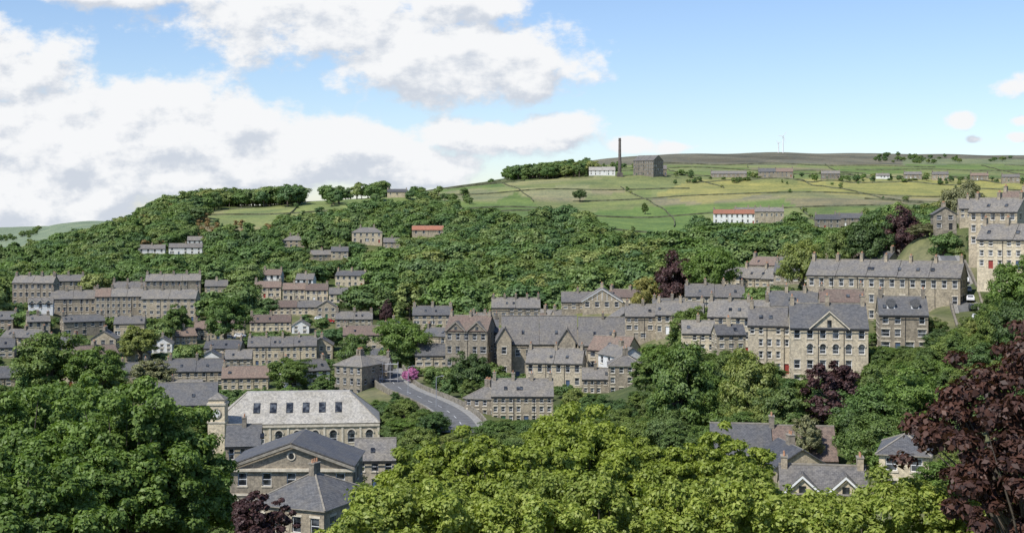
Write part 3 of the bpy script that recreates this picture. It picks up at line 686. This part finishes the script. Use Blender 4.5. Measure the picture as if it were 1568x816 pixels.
def tubes(segs,ns=6):
    V=[];Q=[]
    for p0,p1,r0,r1 in segs:
        p0=Vector(p0);p1=Vector(p1);ax=(p1-p0).normalized(); t=ax.orthogonal().normalized(); b=ax.cross(t); k=len(V)
        for p,r in ((p0,r0),(p1,r1)):
            for i in range(ns):
                a=2*math.pi*i/ns; V.append(tuple(p+(t*math.cos(a)+b*math.sin(a))*r))
        for i in range(ns): j=(i+1)%ns; Q.append((k+i,k+j,k+ns+j,k+ns+i))
    return np.array(V).reshape(-1,3),np.array(Q).reshape(-1,4)
def tree_mesh(name,seed,kind,nb,nl,ls,br,leafm,far=False):
    r=np.random.default_rng(seed); rd=random.Random(seed)
    if kind=='conifer':
        blobs=[]
        for i in range(nb):
            t=i/nb; rr=2.3*(1-t)+.15; a=r.random()*6.28; q=rr*.6*r.random()**.5
            blobs.append((q*math.cos(a),q*math.sin(a),1.2+8.3*t,.35+rr*.42))
        cz=5
    else:
        rx,rz,cz={'round':(3.9,4.3,5.4),'tall':(2.7,4.6,5.2),'broad':(4.7,3.9,5.8),'sparse':(3.4,4.2,5.6)}[kind]
        blobs=[]
        lob=[(r.normal(),r.normal(),r.normal()*.6) for _ in range(4)]
        for i in range(nb):
            v=r.normal(size=3); v/=np.linalg.norm(v)
            if v[2]<-.75: v[2]*=-.6
            q=(.55+.37*r.random()) if r.random()<.85 else .3*r.random()
            bump=1+.14*sum(math.sin(v[0]*l[0]*3+v[1]*l[1]*3+l[2]*5) for l in lob)/2
            blobs.append((v[0]*rx*q*bump,v[1]*rx*q*bump,cz+v[2]*rz*q*bump,rx*br*(.65+.7*r.random())))
    LV=leaves(blobs,nl,ls,r,inner=.1 if kind!='sparse' else .3,centre=(0,0,cz-.5),rnd=.28 if far else .42,asp=.5 if far else .38,up=.1 if far else .25)
    segs=[((0,0,-1),(0,0,3),.34,.25),((0,0,3),(.2,.1,cz+1.5),.25,.1)]
    for b in blobs[::max(1,nb//14)]:
        if kind=='conifer': break
        z0=2.2+rd.random()*2.5; mid=(b[0]*.45,b[1]*.45,(z0+b[2])*.5+.2)
        segs+= [((0,0,z0),mid,.13,.09),(mid,(b[0]*.95,b[1]*.95,b[2]),.09,.03)]
    TV,TQ=tubes(segs)
    nL=len(LV)//4; V=np.concatenate([LV,TV]); Q=np.concatenate([np.arange(nL*4).reshape(-1,4),TQ+nL*4])
    mi=np.concatenate([np.zeros(nL),np.ones(len(TQ))])
    return meshnp(name,V,Q,[leafm,'bark'],mi)
FAR=[tree_mesh('far_tree',s,k,nb,4200,.44,br,'leaf_far',True) for s,k,nb,br in ((1,'round',44,.25),(2,'round',36,.28),(3,'broad',46,.23),(4,'tall',34,.30),(5,'broad',42,.25),(6,'round',54,.22),(7,'round',30,.31),(8,'sparse',30,.24))]
FARC=tree_mesh('far_conifer',9,'conifer',26,1500,.5,.3,'leaf_dark',True)
FARR=tree_mesh('far_rust_tree',10,'tall',20,1200,.6,.3,'leaf_rust',True)
MIDK={}
def mid(kind,leafm,v=0):
    key=(kind,leafm,v)
    if key not in MIDK: MIDK[key]=tree_mesh('mid_tree',100+len(MIDK)*7,kind,130,18000,.24,.155,leafm)
    return MIDK[key]
MIDG=[mid('round','leaf_mid'),mid('round','leaf_mid',1),mid('broad','leaf_mid'),mid('tall','leaf_mid'),mid('broad','leaf_mid',1)]
def put(me,name,px,d,H,wid,parent=None,sink=.4):
    x=(px-HX)/F*d; z=gz(x,d)-sink
    o=bpy.data.objects.new(name,me); link(o); o.location=(x,d,z); o.rotation_euler=(0,0,random.random()*6.28)
    o.scale=(wid,wid*random.uniform(.9,1.1),H/10.)
    if parent: o.parent=parent
    return o
def clearance(px,d,H,wm):
    x=(px-HX)/F*d; g=gz(x,d); pg=HY-F*g/d; half=wm*F/d*.5
    for b in BLX:
        bw=b[4]*F/b[3]/2
        if abs(px-b[1])<bw+half*.8 and b[3]-2.5<d<b[3]+b[6]+2.5: return 0
        if d<=b[3]-2.5 and abs(px-b[1])<bw+half*.75 and d>b[3]*.45:
            hp=b[5]*F/b[3]; lim=b[2]-hp*.22
            if HY-F*(g+H)/d<lim and pg>b[2]-hp-25:
                H=min(H,(HY-lim)*d/F-g)
    for q in DR.values():
        dd=np.hypot((q[:,0]-HX)/F*q[:,1]-x,q[:,1]-d)
        if dd.min()<4.2+wm*.35: return 0
        mk=(q[:,1]>d)&(np.abs(q[:,0]-px)<half+2)&(d>200)&(q[:,0]<1000)
        if mk.any():
            lim=q[mk,2].max()-2; H=min(H,(HY-lim)*d/F-g)
    return H
ROOT={}
def root(n):
    if n not in ROOT: ROOT[n]=link(bpy.data.objects.new(n,None))
    return ROOT[n]
cnt=0
d=130.
while d<1750:
    sp=(5.6 if d<400 else 6.6) if d<560 else 12.0
    n=int(1900/F*d/sp)
    for i in range(n):
        px=-150+1900*(i+random.random())/n; dd=d+random.uniform(-.55,.55)*sp
        x=(px-HX)/F*dd; g=gz(x,dd); py=HY-F*g/dd
        lf=.5+.5*math.sin(x/37+1.3*math.sin(dd/41))*math.sin(dd/29+math.sin(x/53)*1.5)
        H=random.uniform(9,14)+7*lf*random.uniform(.3,1); pr=0; rt='woodland_tree_mass'; special=None; wf=random.uniform(.85,1.12)
        I=lambda w: bool(inpoly(px,py,w))
        if d>1200 and I(W_top): pr=1; H=random.uniform(13,18)
        elif d>1220 and I(W_crest): pr=.95; H=random.uniform(10,20)
        elif d>880 and I(W_crest): pr=.9 if px<330 else 0
        elif d>540 and I(W_c): pr=1; H*=1.12
        elif d>540 and I(W_l):
            pr=.8+.2*min(1,lf*2.2)
            if 290<px<430 and 340<py<378: pr=.6; H=random.uniform(4,9); special=random.random()<.5
            elif 215<px<330 and 330<py<400 and random.random()<.14: special=True
        elif 380<d<1150 and I(W_r): pr=.85; H*=.9
        elif d<320 and I(W_s): pr=.95; H=random.uniform(6,11)
        elif d<345 and 1300<px<1520 and py<650: pr=.95; H=random.uniform(3,8)
        elif d<330 and 590<px<1010: pr=.9; H=random.uniform(3,8)
        elif d<700 and px<640: pr=.6 if d>380 else .8; H=random.choice([2.5,3,4,5,7,9,11])
        elif d<520: pr=.75; H=random.choice([2.5,3,4,5,6,7,9])
        elif d<700: pr=.8; H=random.uniform(6,11)
        if d<250 and px<650: pr=.5; H=random.uniform(5,9)
        if random.random()>pr: continue
        wm=H*wf
        H2=clearance(px,dd,H,wm if H<6 else wm*.8)
        if H2<1.5: continue
        if H2<H: wm=max(H2*1.2,min(wm,4)); H=H2
        if dd<330: me=random.choice(MIDG)
        elif special: me=FARR
        else: me=FARC if random.random()<.04 else random.choice(FAR)
        put(me,'tree',px,dd,H,max(wm/7.8,H/12),root(rt if dd>330 else 'hillside_tree_mass')); cnt+=1
    d+=sp*(1 if d<560 else .88)
for x,y in hedgepts:
    px=HX+F*x/y; H=random.uniform(2.5,7); H2=clearance(px,y,H,H*.8)
    if H2>2: put(random.choice(FAR),'tree',px,y,H2,H/8,root('hedgerow_tree_mass'))
for _ in range(130):
    px=random.uniform(1030,1568); dd=random.uniform(1440,1570); H=random.uniform(3,8); H2=clearance(px,dd,H,H*.7)
    if H2>2: put(random.choice(FAR),'tree',px,dd,H2,H/8,root('hedgerow_tree_mass'))
for _ in range(50):
    px=random.uniform(1340,1420) if _<36 else random.uniform(1420,1560); dd=random.uniform(1950,2150); H=random.uniform(4,8)
    put(random.choice(FAR),'tree',px,dd,H,H/6,root('hedgerow_tree_mass'))
for _ in range(24):
    px=random.uniform(915,975); dd=random.uniform(1600,1900); H=random.uniform(4,9)
    put(random.choice(FAR),'tree',px,dd,H,H/9,root('hedgerow_tree_mass'))
for _ in range(46):
    px=random.uniform(500,720); dd=random.uniform(1200,1400); H=random.uniform(10,18) if px<600 else random.uniform(5,10)
    H2=clearance(px,dd,H,H*.7)
    if H2>2: put(random.choice(FAR),'tree',px,dd,H2,H/8,root('hedgerow_tree_mass'))
for _ in range(40):
    px=random.uniform(-40,60); dd=random.uniform(2700,3000); H=random.uniform(7,12); put(random.choice(FAR),'tree',px,dd,H,H/8,root('distant_tree_line'))
print('TREES',cnt)
def tree(name,px,d,top,wpx,kind,leafm,v=0):
    x=(px-HX)/F*d; H=(HY-top)*d/F-gz(x,d)+.4
    wm=wpx*d/F; return put(mid(kind,leafm,v),name,px,d,max(H,2),wm/({'round':8.2,'tall':6,'broad':9.8,'sparse':7.4}[kind]))
for a in [('deciduous_tree',1040,235,518,118,'round','leaf_mid'),('maple_tree',1150,225,524,112,'round','leaf_bright'),('copper_beech_tree',1278,214,540,92,'tall','leaf_copper'),
 ('deciduous_tree',1338,216,545,76,'round','leaf_mid',1),('maple_tree',884,288,590,66,'round','leaf_bright'),('deciduous_tree',722,335,536,74,'round','leaf_dark'),
 ('deciduous_tree',612,405,484,104,'broad','leaf_green'),('deciduous_tree',545,400,508,60,'round','leaf_mid'),('deciduous_tree',636,286,638,100,'broad','leaf_green'),
 ('willow_tree',990,462,420,60,'round','leaf_yellow'),('copper_beech_tree',1040,455,384,86,'round','leaf_copper'),('deciduous_tree',1092,440,374,96,'broad','leaf_green'),
 ('copper_beech_tree',1384,440,316,76,'round','leaf_copper'),('deciduous_tree',1328,430,326,84,'round','leaf_dark'),('deciduous_tree',1290,435,345,70,'broad','leaf_mid'),('deciduous_tree',1420,405,342,70,'round','leaf_olive'),
 ('ash_tree',1472,600,268,72,'broad','leaf_olive'),('deciduous_tree',1548,255,396,84,'round','leaf_green'),('deciduous_tree',1585,250,380,90,'round','leaf_green'),('deciduous_tree',1524,236,460,64,'round','leaf_mid'),('deciduous_tree',1560,225,450,110,'broad','leaf_dark'),
 ('deciduous_tree',78,385,503,130,'round','leaf_mid'),('deciduous_tree',150,380,525,90,'round','leaf_green'),('ash_tree',235,372,545,80,'sparse','leaf_olive'),('deciduous_tree',445,395,545,80,'round','leaf_mid',1),
 ('deciduous_tree',215,470,495,70,'sparse','leaf_mid'),('deciduous_tree',345,515,452,80,'round','leaf_mid'),('deciduous_tree',270,520,460,50,'tall','leaf_mid',1),('ash_tree',1055,335,465,70,'sparse','leaf_mid'),
 ('birch_tree',1238,195,630,60,'sparse','leaf_olive'),('spruce_tree',1308,195,625,50,'tall','leaf_dark'),('deciduous_tree',990,300,545,60,'tall','leaf_mid'),('deciduous_tree',495,350,570,50,'tall','leaf_mid'),
 ('deciduous_tree',1348,188,640,80,'sparse','leaf_mid'),('deciduous_tree',1445,140,700,90,'round','leaf_green'),('deciduous_tree',1500,125,715,110,'round','leaf_mid'),('deciduous_tree',400,300,592,40,'tall','leaf_mid'),
 ('deciduous_tree',760,280,655,70,'broad','leaf_mid'),('deciduous_tree',700,275,660,60,'broad','leaf_bright'),('deciduous_tree',940,275,606,70,'broad','leaf_mid',1),('deciduous_tree',1440,255,500,60,'round','leaf_dark'),('deciduous_tree',1400,262,530,60,'broad','leaf_mid'),
 ('deciduous_tree',1230,395,362,80,'broad','leaf_bright'),('deciduous_tree',888,1290,289,24,'broad','leaf_dark'),('deciduous_tree',988,1180,310,13,'tall','leaf_mid'),('copper_beech_tree',592,560,458,24,'round','leaf_copper')]:
    tree(*a)
for px,dd,tp,w in ((630,366,560,26),(621,374,566,18)):
    tree('rhododendron_bush',px,dd,tp,w,'round','flower_pink')
def near_tree(name,px,d,top,rad,zr,leafm,seed,nl,ls,nb=150,br=.13,flat=.62,b0=.5,b1=.9):
    r=np.random.default_rng(seed); rd=random.Random(seed)
    x=(px-HX)/F*d; zt=(HY-top)*d/F; cz=zt-zr*1.0; g=gz(x,d); blobs=[]
    ph=[r.random()*6.28 for _ in range(6)]
    for i in range(nb):
        v=r.normal(size=3); v/=np.linalg.norm(v)
        if v[2]<-.35: v[2]*=-.7
        q=.74+.24*r.random() if r.random()<.85 else .3+.4*r.random()
        bump=1+.08*math.sin(v[0]*5+ph[0])+.06*math.sin(v[1]*6+ph[1])+.055*math.sin(v[0]*12+v[1]*11+ph[2])+.04*math.sin(v[0]*23+ph[3])*math.sin(v[1]*21+ph[4])
        blobs.append((v[0]*rad*q*bump,v[1]*rad*q*bump,cz-g+v[2]*zr*q*bump,rad*br*(b0+b1*r.random())))
    LV=leaves(blobs,nl,ls,r,.22,.45,flat,rnd=.5)
    segs=[((0,0,-1),(0,0,(cz-g)*.45),rad*.07,rad*.055),((0,0,(cz-g)*.45),(.2,.2,cz-g+zr*.4),rad*.055,rad*.02)]
    for b in blobs[::4]:
        z0=(cz-g)*(.4+.3*rd.random()); mid_=(b[0]*.5,b[1]*.5,(z0+b[2])*.5+.3)
        segs+=[((0,0,z0),mid_,rad*.02,rad*.013),(mid_,(b[0],b[1],b[2]-.1),rad*.013,rad*.003)]
    TV,TQ=tubes(segs); nL=len(LV)//4
    V=np.concatenate([LV,TV]); Q=np.concatenate([np.arange(nL*4).reshape(-1,4),TQ+nL*4]); mi=np.concatenate([np.zeros(nL),np.ones(len(TQ))])
    o=link(bpy.data.objects.new(name,meshnp(name,V,Q,[leafm,'bark'],mi))); o.location=(x,d,g)
near_tree('sycamore_tree',190,66,612,5.6,5.2,'leaf_green',3,170000,.16,480,.085)
near_tree('sycamore_tree',30,78,592,5.2,6,'leaf_green',4,100000,.19,340,.095)
near_tree('sycamore_tree',95,92,578,5.6,6,'leaf_green',5,70000,.22,300,.10)
near_tree('sycamore_tree',20,52,690,3.6,4,'leaf_green',6,60000,.15,240,.10)
near_tree('copper_beech_tree',408,58,738,1.5,2.6,'leaf_copper',7,20000,.13,110)
near_tree('japanese_maple_tree',890,80,636,6.6,5.5,'leaf_lime',8,210000,.165,900,.07,.6)
near_tree('japanese_maple_tree',690,74,664,4.1,4.5,'leaf_lime',9,110000,.165,480,.08,.6)
near_tree('japanese_maple_tree',1090,78,664,4.4,4.6,'leaf_lime',10,110000,.165,500,.08,.6)
near_tree('japanese_maple_tree',790,70,672,4.2,4.6,'leaf_lime',14,90000,.165,420,.08,.6)
near_tree('copper_beech_tree',1596,36,474,3.5,4.4,'leaf_copper_near',12,20000,.15,130,.11)
near_tree('copper_beech_tree',1590,33,600,2.2,3.2,'leaf_copper_near',13,13000,.15,80)
r=np.random.default_rng(5); bl=[]
x0=(470-HX)/F*38
for i in range(1300):
    t=r.random(); x=x0+t*20.5; y=38+r.normal()*1.0; top=-7.55-1.2*math.exp(-((t)/.08)**2)*1.0+.25*math.sin(x*1.3)+.15*math.sin(x*3.1+1)-.15*abs(y-38)
    bl.append((x,y,top-r.random()**1.6*2.4+.15*r.normal(),.12+.2*r.random()))
LV=leaves(bl,200000,.1,r,.2,.4,.9,rnd=.5)
segs=[]
for i in range(60):
    b=bl[i]; segs.append(((b[0],38,gz(b[0],38)-.3),(b[0],b[1],b[2]),.07,.02))
TV,TQ=tubes(segs); nL=len(LV)//4
link(bpy.data.objects.new('garden_hedge',meshnp('garden_hedge',np.concatenate([LV,TV]),np.concatenate([np.arange(nL*4).reshape(-1,4),TQ+nL*4]),['leaf_hedge','bark'],np.concatenate([np.zeros(nL),np.ones(len(TQ))]))))
# ------------------------------------------------------------ vehicles
def car(name,px,d,yaw,paint,van=False,py=None):
    E=link(bpy.data.objects.new(name,None)); p=at(px,d,py); E.location=p+Vector((0,0,.27)); E.rotation_euler=(0,0,math.radians(yaw))
    L=2.15 if not van else 2.5; hw=.87 if not van else .95
    prof=[(-L,.35),(-L,.85),(-L+.15,1.0),(-L+.55,1.42),(.35,1.45),(1.05,.98),(L-.15,.82),(L,.6),(L,.35)] if not van else [(-L,.35),(-L,1.95),(-L+.1,2.05),(1.0,2.05),(1.75,1.25),(L-.1,1.05),(L,.7),(L,.35)]
    M=MB(); tp=lambda z:hw-(max(0,z-.95))*.28
    A=[(x,-tp(z),z) for x,z in prof]; Bq=[(x,tp(z),z) for x,z in prof]
    M.face(A,paint); M.face(Bq[::-1],paint)
    for i in range(len(A)):
        j=(i+1)%len(A); M.face([A[j],A[i],Bq[i],Bq[j]],paint)
    M.obj('body',E); M=MB()
    for s in (-1,1):
        w=[(-L+.5,1.02),(-L+.75,1.34),(.28,1.36),(.8,1.02)] if not van else [(.5,1.3),(.5,1.8),(1.0,1.8),(1.4,1.3)]
        pts=[(x,s*(tp(z)+.015),z) for x,z in w]; M.face(pts[::-s],'glass_dark')
    a,b=((.98,1.03),(.42,1.40)) if not van else ((1.68,1.33),(1.08,1.95))
    M.face([(a[0]+.06,-hw+.15,a[1]+.02),(a[0]+.06,hw-.15,a[1]+.02),(b[0]+.06,hw-.25,b[1]+.02),(b[0]+.06,-hw+.25,b[1]+.02)],'glass_dark')
    if not van: M.face([(-L+.12,-hw+.2,1.03),(-L+.12,hw-.2,1.03),(-L+.46,hw-.28,1.38),(-L+.46,-hw+.28,1.38)][::-1],'glass_dark')
    M.obj('windows',E); M=MB()
    for x in (-L*.62,L*.64):
        for s in (-1,1): M.tube((x,s*(hw-.2),.33),(x,s*(hw+.02),.33),.33,.33,'rubber',14); M.tube((x,s*(hw+.021),.33),(x,s*(hw+.03),.33),.19,.19,'metal_grey',10)
    M.obj('wheels',E)
car('parked_van',592,352,175,'car_white',True,600+18); car('parked_car',619,338,170,'car_silver',False,620)
car('parked_car',607,345,172,'car_white',False,618)
for i,(fr,side,pn) in enumerate(((.30,1.1,'car_white'),(.42,1.1,'car_dark'),(.52,1.1,'car_white'),(.62,1.1,'car_silver'),(.72,1.1,'car_white'))):
    q=DR['hill_street']; k=int(fr*59); a=q[k]; b2=q[k+1]
    p=Vector(((a[0]-HX)/F*a[1],a[1])); p2=Vector(((b2[0]-HX)/F*b2[1],b2[1])); t=(p2-p).normalized(); nn=Vector((t.y,-t.x))
    car('parked_car',HX+F*(p.x+nn.x*side)/(p.y+nn.y*side),p.y+nn.y*side,math.degrees(math.atan2(t.y,t.x)),pn,False,a[2])
for px,dd,pn in ((368,530,'car_white'),(352,525,'car_silver'),(1266,215,'car_white'),(490,575,'car_white'),(505,570,'car_red')):
    car('parked_car',px,dd,random.uniform(-15,15),pn)
E=MB()
for i in range(4):
    for j in range(2): E.tube((i*2.,j*1.2,-1),(i*2.,j*1.2,10.5),.06,.06,'metal_grey',5)
for z in (2,4,6,8,10):
    for j in range(2): E.tube((0,j*1.2,z),(6,j*1.2,z),.06,.06,'metal_grey',5)
    E.box(0,6,.1,1.1,z-.1,z-.04,'trim_stone')
o=E.obj('scaffolding'); o.location=at(574,368,616)
for px,dd in ((625,342),(668,318)):
    M=MB(); M.tube((0,0,-.5),(0,0,7),.09,.06,'metal_grey',6); M.tube((0,0,7),(1.2,0,7.3),.05,.05,'metal_grey',5); M.box(1.1,1.7,-.12,.12,7.2,7.35,'metal_grey'); o=M.obj('street_lamp'); o.location=at(px,dd)
# ------------------------------------------------------------ light & sky
el=math.radians(50); az=math.radians(42)
S=Vector((-math.sin(az)*math.cos(el),-math.cos(az)*math.cos(el),math.sin(el)))
L=bpy.data.lights.new('sun','SUN'); L.energy=4.5; L.angle=math.radians(.53); L.color=(1,.96,.89)
lo=link(bpy.data.objects.new('sun',L)); lo.rotation_euler=S.to_track_quat('Z','Y').to_euler(); lo.location=(0,0,300)
w=bpy.data.worlds.new('World'); scene.world=w; w.use_nodes=True; nt=w.node_tree; nt.nodes.clear()
gt=bpy.data.node_groups.new('cloud_density','ShaderNodeTree')
gt.interface.new_socket('P',in_out='INPUT',socket_type='NodeSocketVector'); gt.interface.new_socket('D',in_out='OUTPUT',socket_type='NodeSocketFloat')
gi=gt.nodes.new('NodeGroupInput'); go=gt.nodes.new('NodeGroupOutput')
clouds=[(480,25,230,72),(690,90,195,75),(790,100,105,64),(200,-15,170,30),(690,5,110,48),(20,105,115,75),(60,205,190,105),(235,178,135,72),(350,205,125,60),(210,250,320,66),(490,235,215,54),(620,250,140,42),(60,300,200,60),(60,350,200,50),(850,206,84,36),(720,212,100,36),(960,222,56,20),(1040,226,46,17),(1550,138,50,34),(1470,188,36,20),(1564,185,26,15),(1490,214,28,12),(1560,210,30,12),(-250,150,250,120),(1900,120,220,90),(-600,100,300,150),(2400,60,300,100)]
last=None
for (cx,cy,rx,ry) in clouds:
    sub=gt.nodes.new('ShaderNodeVectorMath'); sub.operation='SUBTRACT'; gt.links.new(gi.outputs[0],sub.inputs[0]); sub.inputs[1].default_value=((cx-HX)/F,(HY-cy)/F,0)
    mu=gt.nodes.new('ShaderNodeVectorMath'); mu.operation='MULTIPLY'; gt.links.new(sub.outputs[0],mu.inputs[0]); mu.inputs[1].default_value=(F/rx,F/ry,0)
    le=gt.nodes.new('ShaderNodeVectorMath'); le.operation='LENGTH'; gt.links.new(mu.outputs[0],le.inputs[0])
    k=1.08 if rx>60 else .8
    v=mathn(gt,'SUBTRACT',k,le.outputs['Value'])
    last=v if last is None else mathn(gt,'SMOOTH_MAX',last,v,.25)
mp=gt.nodes.new('ShaderNodeVectorMath'); mp.operation='MULTIPLY'; gt.links.new(gi.outputs[0],mp.inputs[0]); mp.inputs[1].default_value=(1,1.45,1)
nz=noise(gt,22,10,mp.outputs[0],.6); nz2=noise(gt,6.5,3,mp.outputs[0],.5)
dn=mathn(gt,'MULTIPLY_ADD',mathn(gt,'SUBTRACT',nz,.5),2.1,mathn(gt,'MINIMUM',last,.62))
dn=mathn(gt,'MULTIPLY_ADD',mathn(gt,'SUBTRACT',nz2,.5),.9,dn)
gt.links.new(dn,go.inputs[0])
tc=N(nt,'ShaderNodeTexCoord'); sx=N(nt,'ShaderNodeSeparateXYZ'); nt.links.new(tc.outputs['Generated'],sx.inputs[0])
ym=mathn(nt,'MAXIMUM',sx.outputs[1],.05); u=mathn(nt,'DIVIDE',sx.outputs[0],ym); v=mathn(nt,'DIVIDE',sx.outputs[2],ym)
cb=N(nt,'ShaderNodeCombineXYZ'); nt.links.new(u,cb.inputs[0]); nt.links.new(v,cb.inputs[1])
g1n=N(nt,'ShaderNodeGroup'); g1n.node_tree=gt; nt.links.new(cb.outputs[0],g1n.inputs[0])
off=N(nt,'ShaderNodeVectorMath',operation='ADD'); nt.links.new(cb.outputs[0],off.inputs[0]); off.inputs[1].default_value=(-.005,.013,0)
g2n=N(nt,'ShaderNodeGroup'); g2n.node_tree=gt; nt.links.new(off.outputs[0],g2n.inputs[0])
D1=g1n.outputs[0]; diff=mathn(nt,'SUBTRACT',D1,g2n.outputs[0])
alpha=mathn(nt,'MULTIPLY',ramp(nt,D1,-.05,.36),ramp(nt,sx.outputs[1],.05,.3))
sky=N(nt,'ShaderNodeTexSky'); sky.sky_type='NISHITA'; sky.sun_disc=False; sky.sun_elevation=el; sky.sun_rotation=math.atan2(S.x,S.y); sky.altitude=300; sky.air_density=1; sky.dust_density=.35; sky.ozone_density=2
st_=.14
cc=mixc(nt,ramp(nt,diff,-.40,.16),tuple(c/st_ for c in (.63,.68,.76)),tuple(c/st_ for c in (.93,.94,.955)))
sk=mixc(nt,1.0,sky.outputs[0],(0.88,0.92,1.05),'MULTIPLY')
fin=mixc(nt,alpha,sk,cc)
bg=N(nt,'ShaderNodeBackground'); nt.links.new(fin,bg.inputs[0]); bg.inputs[1].default_value=st_
wo=N(nt,'ShaderNodeOutputWorld'); nt.links.new(bg.outputs[0],wo.inputs[0])
# ------------------------------------------------------------ camera
cam=bpy.data.cameras.new('camera'); co=link(bpy.data.objects.new('camera',cam)); co.location=(0,0,0); co.rotation_euler=(math.pi/2,0,0)
cam.sensor_width=36; cam.lens=36*F/1568; cam.shift_y=-(408-HY)/1568; cam.clip_start=.5; cam.clip_end=30000
scene.camera=co
scene.view_settings.view_transform='Standard'; scene.view_settings.look='None'; scene.view_settings.exposure=0
